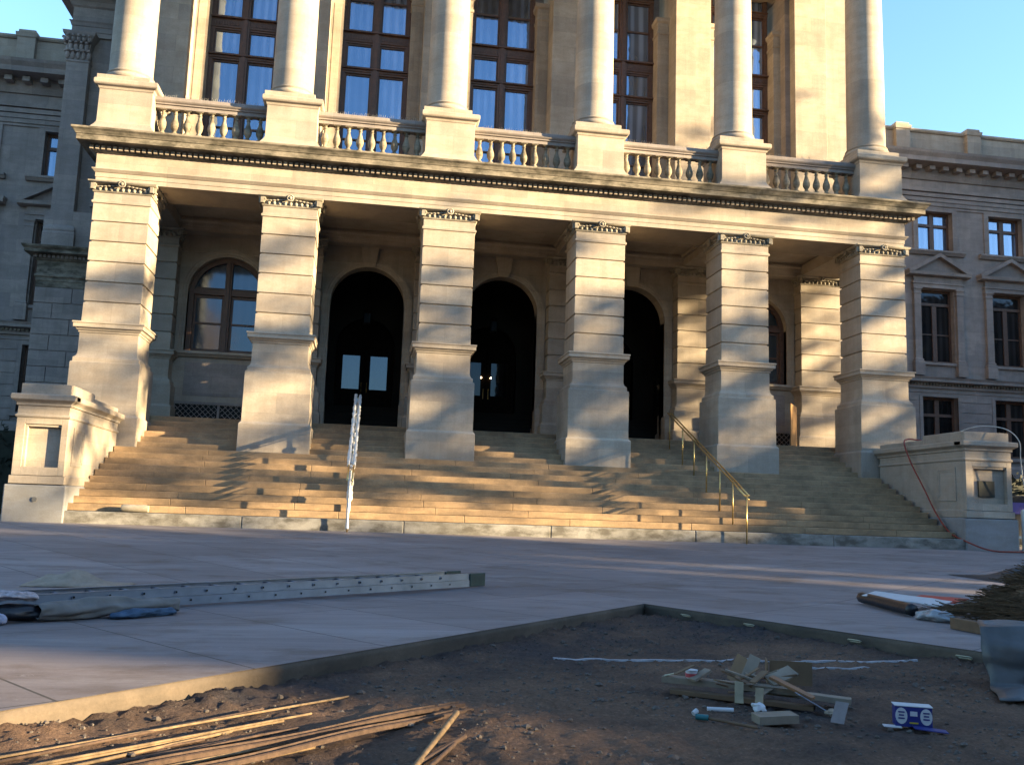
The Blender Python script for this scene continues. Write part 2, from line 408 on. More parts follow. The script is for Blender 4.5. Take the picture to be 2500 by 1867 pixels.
# piers
j = [6.50, 7.02, 7.545, 8.07, 8.59, 9.11]
prof = [(.893,ZB-.4),(.893,3.60),(.872,3.63),(.838,3.66),(.834,4.94),(.822,4.955),(.79,4.958),(.79,5.06),(.775,5.075),(.745,5.10),(.72,5.15),(.71,5.22),(.71,5.70),(.735,5.705),(.735,5.745),(.765,5.76),(.79,5.80),(.79,5.815),(.84,5.82),(.84,5.92),(.862,5.925),(.862,5.965),(.70,5.985)]
z = 6.0
for q in j[:-1]: prof += [(.695, q-.035),(.655,q-.012),(.655,q+.012),(.695,q+.02)]
prof += [(.695,9.05),(.73,9.07),(.735,9.12),(.70,9.15),(.70,9.34)]
pier = MB().loft(0,0,0,-.2,prof).build('pier', LIME, bld, bevel=.008, loc=(0,0,0))
mb = MB().loft(0,0,0,-.2,[(.66,9.335),(.715,9.35),(.735,9.38),(.71,9.40),(.70,9.43),(.70,9.55),(.79,9.565),(.82,9.58),(.835,9.60),(.835,9.63),(.66,9.631)])
def eggs(side):
    for k in range(9):
        o = -.56+k*.14
        if side == 0: mb.ell((o, -.715, 9.435), .050, .05, .055)
        if side == 1: mb.ell((-.715, o-.1, 9.435), .05, .050, .055)
        if side == 2: mb.ell((.715, o-.1, 9.435), .05, .050, .055)
for k in range(3): eggs(k)
for (cx, cy, dx, dy) in ((-.735,-.76,0,1),(.735,-.76,0,1),(-.76,-.735,1,0),(-.76,.535,1,0),(.76,-.735,-1,0),(.76,.535,-1,0)):
    # volute: spiral scroll standing proud of the face
    pts = []
    for k in range(22):
        t = k/21; a = t*math.pi*3.2; r = .105*(1-t*.8)
        if dx == 0: pts.append((cx-math.copysign(r*math.cos(a), cx), cy-.01, 9.48+r*math.sin(a)))
        else: pts.append((cx-.01*dx, cy-math.copysign(r*math.cos(a), cy+.1), 9.48+r*math.sin(a)))
    mb.tube(pts, .022, 5)
    if dx == 0: mb.obox((cx, cy+.04, 9.48), (1,0,0), (0,1,0), (0,0,1), .075, .04, .075)
    else: mb.obox((cx+.04*dx, cy, 9.48), (1,0,0), (0,1,0), (0,0,1), .04, .075, .075)
for (cx, cy) in ((0,-.84),(-.84,-.1),(.84,-.1)):
    fx = 1 if cx == 0 else 0
    ring = [(cx+(math.cos(a)*.075 if fx else 0), cy+(0 if fx else math.cos(a)*.075), 9.56+math.sin(a)*.075) for a in [k*math.pi/6 for k in range(12)]]
    mb.tube(ring, .024, 5, closed=True); mb.ell((cx, cy, 9.56), .05, .05, .05)
    for sgn in (-1, 1):   # leaf sprays either side of the rosette
        for k in range(5):
            q = sgn*(.14+k*.095); zz = 9.53-.012*k
            if fx: mb.ell((q, -.745, zz), .055, .045, .026)
            else: mb.ell((math.copysign(.745, cx), q-.1, zz), .045, .055, .026)
cap = mb.build('capital', CAP, pier, smooth='auto')
piers = [pier]
for i in range(1, 6): piers.append(copy_part(pier, bld, (S*i, 0, 0)))
# rear pilasters against the wall
prof2 = [(o, max(zz, ZL-.1)) for o, zz in prof if zz >= 4.9]
prof2 = [(.893,ZL-.1),(.893,4.3),(.84,4.36)]+prof2
pil = MB().loft(0,0,3.7,3.72,prof2).build('pilaster', LIME, bld, bevel=.008, loc=(0,0,0))
c2 = bpy.data.objects.new('capital', cap.data); col.objects.link(c2); c2.parent = pil; c2.location = (0, 3.72, 0)
for i in range(1, 6): copy_part(pil, bld, (S*i, 0, 0))
# landing, floor
mb = MB(); mb.box(-1.2, 22.2, 1.0, 3.6, ZL-.16, ZL); mb.box(-1.2, 22.2, 1.05, 9, 1.0, ZL-.16); mb.box(-.9,21.9,3.6,9,ZL-.16,ZL-.004)
mb.build('porch_floor', STEP, bld, bevel=.01)
# entablature over the piers
mb = MB()
mb.loft(0,21.0,0,3.0,[(.70,9.632),(.70,9.75),(.715,9.752),(.715,9.87),(.73,9.873),(.745,9.89),(.78,9.93),(.795,9.945),(.795,9.965),(.72,9.985),(.72,10.38)], caps=False)
ent = mb.build('entablature', LIME, bld, bevel=.006)
mb = MB().box(-.69, 21.69, -.69, .69, 9.633, 9.98); mb.box(-.69, .69, .70, 3.5, 9.633, 9.98); mb.box(20.31, 21.69, .70, 3.5, 9.633, 9.98)
mb.build('soffit', LIME, bld)
mb = MB()
mb.loft(0,21.0,0,3.2,[(.722,10.381),(.76,10.385),(.79,10.40),(.79,10.415),(.80,10.42),(.80,10.53),(.83,10.535),(.88,10.56),(.90,10.575),(1.10,10.575),(1.12,10.56),(1.13,10.56),(1.13,10.70),(1.15,10.705),(1.16,10.73),(1.20,10.79),(1.235,10.82),(1.245,10.83),(1.245,10.875),(.2,10.93)])
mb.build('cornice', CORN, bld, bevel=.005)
mb = MB(); k = 0; x = -.86
while x < 21.86:
    mb.box(x, x+.085, -.885, -.80, 10.43, 10.525); x += .142
for xx, sx in ((-.885, 1), (21.80, 1)):
    y = -.83
    while y < 3.2: mb.box(xx, xx+.085, y, y+.085, 10.43, 10.525); y += .142
mb.build('dentils', LIME, bld); bpy.data.objects['dentils']['kind'] = 'stuff'
# ceiling beams
mb = MB(); mb.box(-.7, 21.7, .65, 3.1, 10.02, 10.3)
mb.build('porch_ceiling', LIME, bld)
for i in range(6):
    mb = MB().box(i*S-.52, i*S+.52, .70, 3.0, 9.66, 10.02); mb.box(i*S-.60, i*S+.60, .702, 3.0, 9.90, 10.02); mb.build('ceiling_beam', LIME, bld, bevel=.01)
mb = MB(); mb.run_x(-.7, 21.7, [(3.5,9.60),(3.02,9.60),(3.02,9.74),(2.98,9.745),(2.98,9.84),(2.90,9.88),(2.90,9.93),(2.98,9.95),(2.98,10.02),(3.5,10.02)])
mb.build('wall_entablature', LIME, bld)

# rear wall with arched openings
def arch_wall(mb, xc, hb, r, zs, z0, z1, y, dep, zo, nseg=20):
    # front face, one bay, opening from zo up to springing zs plus semicircle
    pts = [(xc-r, zo), (xc-r, zs)]+[(xc+r*math.cos(math.pi-math.pi*k/nseg), zs+r*math.sin(math.pi*k/nseg)) for k in range(1, nseg)]+[(xc+r, zs), (xc+r, zo)]
    top = [(p[0], z1) for p in pts]
    vs = [(p[0], y, p[1]) for p in pts]+[(p[0], y, p[1]) for p in top]; n = len(pts)
    fs = [(i, i+1, n+i+1, n+i) for i in range(1, n-2)]
    mb.add(vs, fs)
    mb.box(xc-hb, xc-r, y, y+dep, z0, z1); mb.box(xc+r, xc+hb, y, y+dep, z0, z1)
    if zo > z0: mb.box(xc-r, xc+r, y+.001, y+dep, z0, zo)
    vs = [(p[0], y, p[1]) for p in pts]+[(p[0], y+dep, p[1]) for p in pts]
    mb.add(vs, [(i, n+i, n+i+1, i+1) for i in range(n-1)])
    mb.box(xc-r, xc+r, y+dep-.01, y+dep, zs+r+.01, z1)
def archivolt(mb, xc, r, zs, zo, y, wd, pr, nseg=28):
    prof = [(r-.002, y+.02), (r-.002, y-pr*.6), (r+.05, y-pr*.6), (r+.06, y-pr*.8), (r+wd*.55, y-pr*.8), (r+wd*.6, y-pr), (r+wd, y-pr), (r+wd, y+.02)]
    path = [(-1, zo), (-1, zs)]; vs = []; m = len(prof)
    angs = [None]+[math.pi-math.pi*k/nseg for k in range(nseg+1)]+[None]
    for idx, a in enumerate(angs):
        for (q, yy) in prof:
            if a is None: s_ = -1 if idx == 0 else 1; vs.append((xc+s_*q, yy, zo))
            else: vs.append((xc+q*math.cos(a), yy, zs+q*math.sin(a)))
    fs = []
    for i in range(len(angs)-1):
        for k in range(m-1): fs.append((i*m+k, i*m+k+1, (i+1)*m+k+1, (i+1)*m+k))
    mb.add(vs, fs)
def keystone(mb, xc, r, zs, y, z1): mb.prism([(xc-.17, zs+r-.03),(xc+.17, zs+r-.03),(xc+.27, z1),(xc-.27, z1)], y-.16, y)
RAD = 1.13; ZS = 7.86
mb = MB(); mv = MB()
for i in range(5):
    xc = 2.1+S*i; wn = i in (0, 4)
    arch_wall(mb, xc, 2.1, RAD, ZS, ZL-.1, 10.25, YW, .45, 6.02 if wn else ZL-.1)
    archivolt(mv, xc, RAD, ZS, 6.06 if wn else ZL, YW, .24, .07)
    if not wn:
        keystone(mv, xc, RAD, ZS, YW, 9.60)
        for s_ in (-1, 1): mv.loft(xc+s_*1.31, xc+s_*1.31, YW, YW, [(.20,ZL),(.20,4.75),(.15,4.85)])
mb.build('portico_wall', LIME, bld); mv.build('arch_surround', LIME, bld, smooth='auto')
# raised panels above the arches
for i in range(5):
    xc = 2.1+S*i
    for a_, b_ in ((xc-1.40, xc-.30), (xc+.30, xc+1.40)): MB().box(a_, b_, YW-.015, YW+.02, 9.06, 9.52).build('spandrel_panel', LIME, bld, bevel=.01)

def arch_window(xc, y, z0):
    r = RAD-.03; m = MB()
    seg = 24
    def ring(r0, r1, y0, y1):
        vs = []; fs = []
        for k in range(seg+1):
            a = math.pi*k/seg
            for (q, yy) in ((r0,y0),(r1,y0),(r1,y1),(r0,y1)): vs.append((xc+q*math.cos(a), yy, ZS+q*math.sin(a)))
        for k in range(seg):
            for e in range(4): fs.append((k*4+e, k*4+(e+1)%4, (k+1)*4+(e+1)%4, (k+1)*4+e))
        m.add(vs, fs)
    ring(r-.12, r+.03, y-.09, y+.05)
    m.box(xc-r-.03, xc-r+.12, y-.09, y+.05, z0, ZS); m.box(xc+r-.12, xc+r+.03, y-.09, y+.05, z0, ZS)
    m.box(xc-.10, xc+.10, y-.12, y+.05, z0, ZS+r-.05)
    m.box(xc-.045, xc+.045, y-.16, y-.12, z0, ZS+r-.1)
    m.box(xc-r+.12, xc-.10, y-.10, y+.05, 7.83, 8.0); m.box(xc+.10, xc+r-.12, y-.10, y+.05, 7.83, 8.0)
    for s_ in (-1, 1):
        a, b = (xc-r+.12, xc-.10) if s_ < 0 else (xc+.10, xc+r-.12)
        m.box(a, b, y-.02, y+.04, z0, z0+.12); m.box(a, b, y-.03, y+.04, 6.93, 6.99); m.box(a, b, y-.02, y+.04, 7.74, 7.83); m.box(a, b, y-.02, y+.04, 8.0, 8.07)
        m.box(a if s_ < 0 else b-.07, a+.07 if s_ < 0 else b, y-.02, y+.04, z0+.12, 7.74)
        m.box(b-.07 if s_ < 0 else a, b if s_ < 0 else a+.07, y-.02, y+.04, z0+.12, 7.74)
    wd = m.build('window', WOODB, bld, bevel=.006)
    p = [(xc-r, z0), (xc+r, z0)]+[(xc+r*math.cos(math.pi*k/seg), ZS+r*math.sin(math.pi*k/seg)) for k in range(seg+1)]
    MB().prism(p, y+.005, y+.015).build('pane', GLASSD, wd)
    s_ = MB(); s_.run_x(xc-RAD-.28, xc+RAD+.28, [(YW+.3,z0-.02),(YW-.17,z0-.02),(YW-.17,z0-.10),(YW-.13,z0-.12),(YW-.09,z0-.17),(YW-.03,z0-.2),(YW+.3,z0-.2)])
    s_.build('sill', LIME, wd, bevel=.005)
arch_window(2.1, YW+.28, 6.06); arch_window(2.1+4*S, YW+.28, 6.06)
# pierced vents in the base below the windows
for xc in (2.1, 2.1+4*S):
    fr = MB(); fr.box(xc-1.30, xc+1.30, YW-.05, YW-.002, 4.46, 4.54); fr.box(xc-1.30, xc+1.30, YW-.03, YW-.003, 3.88, 3.93)
    for a in (-1.30, -.02, 1.23): fr.box(xc+a, xc+a+.07, YW-.035, YW-.004, 3.92, 4.47)
    v = fr.build('vent_grille', LIMEG, bld)
    lat = MB()
    for half in (-1, 1):
        cx0 = xc+(-1.23 if half < 0 else .05); cx1 = xc+(-.02 if half < 0 else 1.23)
        h = .54; k = -6
        while k*.16 < (cx1-cx0)+.6:
            for sg in (-1, 1):
                xa = cx0+k*.16; xb = xa+h*sg if sg > 0 else xa-h
                # clip to cell
                pts = []
                for t in [q/8 for q in range(9)]:
                    x_ = xa+(h if sg > 0 else -h)*t; z_ = 3.93+h*t
                    if cx0 <= x_ <= cx1: pts.append((x_, YW-.012, z_))
                if len(pts) > 1: lat.tube([pts[0], pts[-1]], .011, 4)
            k += 1
    lat.build('lattice', LIMEG, v)
    MB().box(xc-1.24, xc+1.24, YW-.0035, YW-.001, 3.93, 4.47).build('vent_shade', HOLE, v)  # flat panel, the shade behind the lattice painted black
    # dado panel
    MB().box(xc-1.05, xc+1.05, YW-.012, YW-.002, 4.72, 5.72).build('dado_panel', LIMEG, bld, bevel=.006)
# entrance halls behind the three arches
for i in (1, 2, 3):
    xc = 2.1+S*i; mb = MB()
    a, b, yb = xc-1.75, xc+1.75, 7.2
    mb.add([(a,YW+.45,3),(a,yb,3),(a,yb,9.6),(a,YW+.45,9.6)], [(0,1,2,3)])
    mb.add([(b,YW+.45,3),(b,yb,3),(b,yb,9.6),(b,YW+.45,9.6)], [(3,2,1,0)])
    mb.add([(a,YW+.45,9.5),(b,YW+.45,9.5),(b,yb,9.5),(a,yb,9.5)], [(0,1,2,3)])
    mb.add([(a,yb,3),(b,yb,3),(b,yb,9.6),(a,yb,9.6)], [(0,1,2,3)])
    # inner arch
    arch_wall(mb, xc, 1.74, .98, 7.0, 3.9, 9.5, 6.5, .25, 3.9)
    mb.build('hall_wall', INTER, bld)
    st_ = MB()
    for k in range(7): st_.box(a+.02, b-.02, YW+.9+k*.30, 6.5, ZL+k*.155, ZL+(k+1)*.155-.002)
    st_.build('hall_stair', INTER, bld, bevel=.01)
    dz0 = ZL+7*.155
    d = MB(); d.box(xc-1.0, xc+1.0, 7.05, 7.12, 7.35, 8.2)
    d.box(xc-1.05, xc-.93, 6.98, 7.12, dz0, 7.4); d.box(xc+.93, xc+1.05, 6.98, 7.12, dz0, 7.4); d.box(xc-1.05, xc+1.05, 6.98, 7.12, 7.30, 7.42)
    fr = d.build('door_frame', DOORW, bld)
    for s_ in (-1, 1):
        x0_, x1_ = (xc-.93, xc-.01) if s_ < 0 else (xc+.01, xc+.93)
        m = MB(); m.box(x0_, x0_+.17, 7.0, 7.06, dz0, 7.3); m.box(x1_-.17, x1_, 7.0, 7.06, dz0, 7.3)
        m.box(x0_+.17, x1_-.17, 7.0, 7.06, dz0, 5.62); m.box(x0_+.17, x1_-.17, 7.0, 7.06, 6.78, 7.3); m.box(x0_+.22, x1_-.22, 6.98, 7.0, 5.1, 5.5)
        dr_ = m.build('door', DOORW, bld, bevel=.008)
        MB().box(x0_+.17, x1_-.17, 7.03, 7.04, 5.62, 6.78).build('pane', GLASSD if i == 1 else GLASSW, dr_)
        MB().tube([(xc+s_*.09, 6.94, 5.5), (xc+s_*.09, 6.94, 5.85)], .018, 6).build('handle', BRASS, dr_)
    l = MB(); l.tube([(xc, 5.4, 9.5), (xc, 5.4, 8.05)], .012, 6); l.lathe(xc, 5.4, [(.05,8.08),(.14,8.02),(.15,7.97),(.13,7.95),(.13,7.56),(.15,7.54),(.06,7.48)], 8)
    ln = l.build('hall_lantern', DOORW, bld)
    MB().lathe(xc, 5.4, [(.134,7.60),(.134,7.92)], 8).build('lantern_glass', GLASSD, ln)
# dim sconces seen deep in the middle hall
for dx in (-.17, .17):
    MB().ell((10.5+dx, 6.97, 6.25), .024, .02, .024).build('sconce', LAMPE, bld)

# side blocks beside the portico: rusticated ground floor
def ashlar(mb, x0, x1, y, z0, z1, hc, bl, pr=.035, gap=.022, holes=()):
    r = 0; z = z0
    while z < z1-.05:
        zt = min(z+hc, z1); x = x0-(bl*.5 if r % 2 else 0)
        while x < x1:
            a, b = max(x, x0), min(x+bl, x1)
            if b-a > .05:
                segs = [(a, b)]
                for (hx0, hx1, hz0, hz1) in holes:
                    if zt > hz0+.02 and z < hz1-.02:
                        ns = []
                        for (p, q) in segs:
                            if q <= hx0 or p >= hx1: ns.append((p, q)); continue
                            if p < hx0: ns.append((p, hx0))
                            if q > hx1: ns.append((hx1, q))
                        segs = ns
                for p, q in segs:
                    if q-p > .06: mb.box(p+gap/2, q-gap/2, y-pr, y+.01, z+gap/2, zt-gap/2)
            x += bl
        z = zt; r += 1
Y2 = 5.4
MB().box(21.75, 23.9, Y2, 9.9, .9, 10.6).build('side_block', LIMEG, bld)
a, b = -3.95, -.75
MB().box(a, b, Y2, 9.9, .9, 10.6).build('side_block', LIMEG, bld)
mb = MB(); ashlar(mb, a-.02, b+.02, Y2, 2.6, 8.1, .50, 1.10)
z = 2.6
while z < 8.0:
    y = Y2-.03
    while y < 9.9:
        mb.box(a-.035, a+.01, y+.011, min(y+1.0, 9.9)-.011, z+.011, z+.489); y += 1.0
    z += .5
mb.build('ashlar', LIMEG, bld, bevel=.008)['kind'] = 'stuff'
DZ = .24
mb = MB(); mb.loft(a, b, Y2, 9.9, [(o_, z_+DZ) for o_, z_ in [(.03,7.86),(.03,8.05),(.05,8.06),(.05,8.16),(.09,8.20),(.09,8.25),(.04,8.28),(.04,8.70),(.09,8.73),(.12,8.78),(.13,8.86),(.36,8.90),(.36,8.99),(.42,9.06),(.44,9.12),(.05,9.18)]])
mb.build('belt_cornice', CORN, bld, bevel=.005)
mb = MB(); x = a-.1
while x < b+.1: mb.box(x, x+.07, Y2-.17, Y2-.09, 8.78+DZ, 8.865+DZ); x += .13
y = Y2-.1
while y < 9.8: mb.box(a-.17, a-.09, y, y+.07, 8.78+DZ, 8.865+DZ); y += .13
mb.build('belt_dentils', LIMEG, bld)['kind'] = 'stuff'
UT = 21.5
MB().box(-3.7, -1.0, Y2+.30, 9.9, 9.3, UT).build('upper_wall', LIMEG, bld); MB().box(20.2, 22.35, 3.8, 9.9, 9.1, UT).build('upper_wall', LIMEG, bld)
PX, PY = -3.44, Y2+.34
mb = MB(); mb.loft(PX, PX, PY, PY, [(.48,9.36),(.48,9.86),(.45,9.90),(.47,9.96),(.45,10.04),(.41,10.09),(.345,10.14),(.345,15.60),(.37,15.62),(.37,15.67),(.345,15.69)])
pl = mb.build('corinthian_pilaster', LIMEG, bld, bevel=.008)
mb = MB(); mb.loft(PX, PX, PY, PY, [(.33,15.68),(.33,16.05),(.37,16.35),(.47,16.50),(.49,16.52),(.51,16.62)])
for row, (zz, oo, ln_) in enumerate(((15.85, .35, .16), (16.10, .38, .18), (16.36, .45, .11))):
    for k in range(5 if row != 1 else 4):
        o = (k-(2 if row != 1 else 1.5))*.165
        for sx, sy in ((1,0),(0,1)):
            if sx: c_ = (PX+o, PY-oo, zz)
            else: c_ = (PX-oo, PY+o, zz)
            mb.ell(c_, .07, .07, ln_); mb.ell((c_[0]-(0 if sx else .06), c_[1]-(.06 if sx else 0), zz+ln_*.8), .06, .055, .05)
mb.build('capital', LIMEG, pl, smooth='auto')
mbL = MB(); mbL.loft(-3.7, -1.2, Y2+.30, 9.9, [(o_, z_+1.06) for o_, z_ in [(.08,15.56),(.08,15.72),(.10,15.725),(.10,15.90),(.12,15.905),(.15,16.0),(.19,16.06),(.10,16.08),(.10,16.55),(.16,16.60),(.22,16.72),(.3,16.84),(.62,16.9),(.62,17.05),(.72,17.2),(.1,17.3)]])
mbL.build('side_entablature', LIMEG, bld, bevel=.006)
mb = MB(); q_ = Y2+.30
mb.box(-2.5, -2.46, q_-.05, q_+.01, 11.0, 15.5); mb.box(-1.7, -1.66, q_-.05, q_+.01, 11.0, 15.5); mb.box(-2.46, -1.7, q_-.04, q_+.01, 15.46, 15.5); mb.box(-2.7, -1.5, q_-.11, q_+.01, 10.88, 11.0)
mb.build('panel_moulding', LIMEG, bld)['kind'] = 'stuff'
def U(x): return x*1.0115-.27
def V(x): return x*1.006-.14

# upper colonnade wall: piers behind the columns, recessed window bays
YU = 3.42; YG = 4.75; ZF = 11.2
mb = MB(); mb.box(-.7, 21.7, -.6, YG+.5, 10.90, 11.0); mb.box(-1, 22, YU, 9.9, 10.35, 11.05)
mb.build('balcony_floor', LIMEG, bld)
for i in range(6):
    x = U(S*i); m = MB()
    if i in (0, 5):
        if i == 0: m.box(-1.6, .36, YU, 5.3, 11.0, UT)
        else: m.box(20.38, 21.55, YU, 5.3, 11.0, UT); m.box(21.55, 22.6, YU+.12, 9.9, 11.0, UT)
    else: m.box(x-.62, x+.62, YU, 5.3, 11.0, UT)
    m.box(x-.70, x+.70, YU-.06, YU, 11.0, 11.6)
    m.build('wall_pier', LIME, bld, bevel=.012)
for i in range(5):
    xc = U(2.1+S*i)
    for s_ in (-1, 1):
        x = xc+s_*1.30; m = MB()
        m.loft(x, x, 4.38, 5.0, [(.26,11.0),(.26,11.5),(.22,11.6),(.20,11.65),(.20,18.2),(.23,18.22),(.23,18.30),(.20,18.32),(.20,18.62),(.26,18.68),(.28,18.8)])
        m.box(x-.12, x+.12, 4.165, 4.18, 12.0, 18.0)
        m.build('window_pilaster', LIME, bld, bevel=.008)
        m = MB(); a, b = sorted((xc+s_*1.48, xc+s_*1.50)); m.box(a, b, YU, 5.0, 11.0, UT)
    m = MB(); m.box(xc-1.5, xc+1.5, 4.30, 5.2, 20.2, UT); m.build('bay_wall', LIME, bld)
def tall_window(xc):
    hw = 1.10; y = YG; m = MB()
    m.box(xc-hw, xc-hw+.13, y-.08, y+.06, 11.0, 20.3); m.box(xc+hw-.13, xc+hw, y-.08, y+.06, 11.0, 20.3)
    m.box(xc-.13, xc+.13, y-.13, y+.06, 11.0, 20.3); m.box(xc-.06, xc+.06, y-.17, y-.13, 11.3, 20.2)
    for z0_, z1_, pr in ((15.86, 16.06, .12), (16.92, 17.32, .10), (19.55, 19.75, .12), (11.0, 11.5, .08)):
        m.run_x(xc-hw+.001, xc+hw-.001, [(y+.05,z0_),(y-pr+.03,z0_),(y-pr+.03,z0_+.05),(y-pr,z0_+.07),(y-pr,z1_-.05),(y-pr-.05,z1_-.04),(y-pr-.05,z1_),(y+.05,z1_)])
    m.run_x(xc-hw-.02, xc+hw+.02, [(y,17.28),(y-.20,17.28),(y-.20,17.33),(y-.16,17.36),(y,17.36)])
    m.run_x(xc-hw-.02, xc+hw+.02, [(y,16.0),(y-.19,16.0),(y-.19,16.04),(y-.16,16.07),(y,16.07)])
    k = 0; x = xc-hw+.08
    while x < xc+hw-.08: m.box(x, x+.05, y-.125, y-.10, 17.06, 17.17); x += .085
    for a, b in ((xc-hw+.13, xc-.13), (xc+.13, xc+hw-.13)):
        for z_, h_ in ((13.55, .06), (18.45, .07)): m.box(a, b, y-.04, y+.05, z_, z_+h_)
        for z0_, z1_ in ((11.5, 15.86), (16.06, 16.92), (17.36, 19.55), (19.75, 20.3)):
            m.box(a, a+.045, y-.03, y+.04, z0_, z1_); m.box(b-.045, b, y-.03, y+.04, z0_, z1_)
            m.box(a+.045, b-.045, y-.03, y+.04, z1_-.06, z1_); m.box(a+.045, b-.045, y-.03, y+.04, z0_, z0_+.05)
    w_ = m.build('window', WOODB, bld, bevel=.005)
    MB().box(xc-hw+.1, xc+hw-.1, y+.01, y+.02, 11.2, 20.25).build('pane', GLASSU, w_)
for i in range(5): tall_window(U(2.1+S*i))
mb = MB(); mb.box(-1.3, 22.5, -.75, 9.9, UT, UT+1.6); mb.loft(-.4, 21.4, .3, 9.5, [(.9,UT+1.6),(1.6,UT+1.9),(1.7,UT+2.2),(1.8,UT+2.4)])
mb.prism([(-1.4,UT+2.4),(22.4,UT+2.4),(10.5,UT+6.2)], -.6, 9.5)
mb.build('pediment', LIME, bld)

# pedestals and columns
m = MB().loft(0,0,-.08,.08,[(.80,10.90),(.80,10.99),(.775,11.04),(.72,11.12),(.68,11.2),(.67,11.24),(.665,12.10),(.685,12.12),(.70,12.17),(.765,12.20),(.79,12.23),(.79,12.33),(.765,12.36),(.63,12.37)])
ped = m.build('pedestal', LIME, bld, bevel=.007, loc=(V(0),0,0))
for i in range(1, 6): copy_part(ped, bld, (V(S*i), 0, 0))
sh = [(.52,12.88),(.54,12.83),(.555,12.82),(.555,12.80)]
prof = [(.57,12.55),(.60,12.575),(.612,12.62),(.60,12.665),(.575,12.69),(.545,12.70),(.54,12.725),(.555,12.745),(.565,12.765),(.55,12.79),(.525,12.80),(.522,12.83),(.512,12.88)]
zz = 12.88
for k in range(1, 13): t = k/12; prof.append((.512-.045*t**1.5, 12.88+t*7.6))
prof += [(.50,20.52),(.50,20.58),(.47,20.6),(.50,21.2),(.62,21.42)]
m = MB().lathe(0, 0, [(r_*1.085, z_) for r_, z_ in prof], 48)
cl = m.build('column', LIME, bld, smooth='auto', loc=(U(0),0,0))
MB().box(-.665,.665,-.665,.665,12.372,12.55).build('plinth', LIME, cl, bevel=.012)
MB().loft(0,0,0,0,[(.62,21.40),(.68,21.45),(.68,21.5)]).build('capital', CAP, cl)
for i in range(1, 6): copy_part(cl, bld, (U(S*i), 0, 0))

# balustrades
bp = [(.085,11.17),(.085,11.24),(.05,11.26),(.045,11.29),(.06,11.32),(.09,11.37),(.105,11.43),(.100,11.50),(.075,11.58),(.05,11.66),(.04,11.73),(.045,11.755),(.06,11.765),(.045,11.78),(.042,11.81),(.075,11.85),(.085,11.87)]
bal_me = None
for i in range(5):
    x0_, x1_ = V(S*i)+.66, V(S*(i+1))-.66; m = MB()
    m.run_x(x0_, x1_, [(-.46,11.97),(-.46,12.00),(-.50,12.03),(-.52,12.06),(-.52,12.14),(-.50,12.16),(-.12,12.16),(-.10,12.14),(-.10,12.06),(-.16,11.97)])
    m.box(x0_, x1_, -.42, -.20, 11.87, 11.98); m.box(x0_, x1_, -.45, -.17, 10.92, 11.08)
    bl = m.build('balustrade', LIMEG, bld, bevel=.005)
    for k in range(9):
        x = x0_+.20+k*(x1_-x0_-.40)/8
        if bal_me is None:
            mm = MB(); mm.lathe(0, 0, bp, 14); mm.box(-.10,.10,-.10,.10,11.08,11.17); mm.box(-.095,.095,-.095,.095,11.85,11.87)
            bal_me = mm.mesh('baluster', BALU); bal_me.polygons.foreach_set('use_smooth', [True]*len(bal_me.polygons)); bal_me.set_sharp_from_angle(angle=R(50))
        o = bpy.data.objects.new('baluster', bal_me); col.objects.link(o); o.parent = bl; o.location = (x, -.31, 0)
    sp = MB()
    for k in range(52):
        if random.random() < .25: continue
        x = x0_+.05+k*.054*(x1_-x0_)/2.85
        for a in (-.04, .035): sp.tube([(x, -.40, 12.16), (x+a*random.uniform(.6,1.3), -.44+random.uniform(-.03,.03), 12.16+random.uniform(.06,.11))], .0035, 3)
    s_ = sp.build('bird_spikes', WHITEC, bl); s_['kind'] = 'stuff'

# ---------------------------------------------------------------- wings
def wall_holes(mb, x0, x1, z0, z1, y0, y1, holes):
    xs = sorted({x0, x1, *[h[0] for h in holes], *[h[1] for h in holes]}); zs = sorted({z0, z1, *[h[2] for h in holes], *[h[3] for h in holes]})
    for i in range(len(xs)-1):
        for k in range(len(zs)-1):
            cx = (xs[i]+xs[i+1])/2; cz = (zs[k]+zs[k+1])/2
            if any(h[0] < cx < h[1] and h[2] < cz < h[3] for h in holes): continue
            mb.box(xs[i], xs[i+1], y0, y1, zs[k], zs[k+1])
YWG = 10.0
def sash(xc, hw, z0, z1, y, tr, rows, glass, mull=True):
    m = MB(); m.box(xc-hw, xc-hw+.09, y-.04, y+.06, z0, z1); m.box(xc+hw-.09, xc+hw, y-.04, y+.06, z0, z1)
    m.box(xc-hw+.09, xc+hw-.09, y-.04, y+.06, z1-.10, z1); m.box(xc-hw+.09, xc+hw-.09, y-.04, y+.06, z0, z0+.10)
    m.box(xc-.10, xc+.10, y-.06, y+.06, z0+.1, (z1-.1) if mull else tr)
    m.box(xc-hw+.09, xc+hw-.09, y-.07, y+.055, tr, tr+.12)
    for r_ in rows:
        m.box(xc-hw+.09, xc-.1, y-.03, y+.05, r_, r_+.05); m.box(xc+.1, xc+hw-.09, y-.03, y+.05, r_, r_+.05)
    w_ = m.build('window', WOODB, bld)
    MB().box(xc-hw+.05, xc+hw-.05, y+.01, y+.02, z0+.05, z1-.05).build('pane', glass, w_)
    return w_
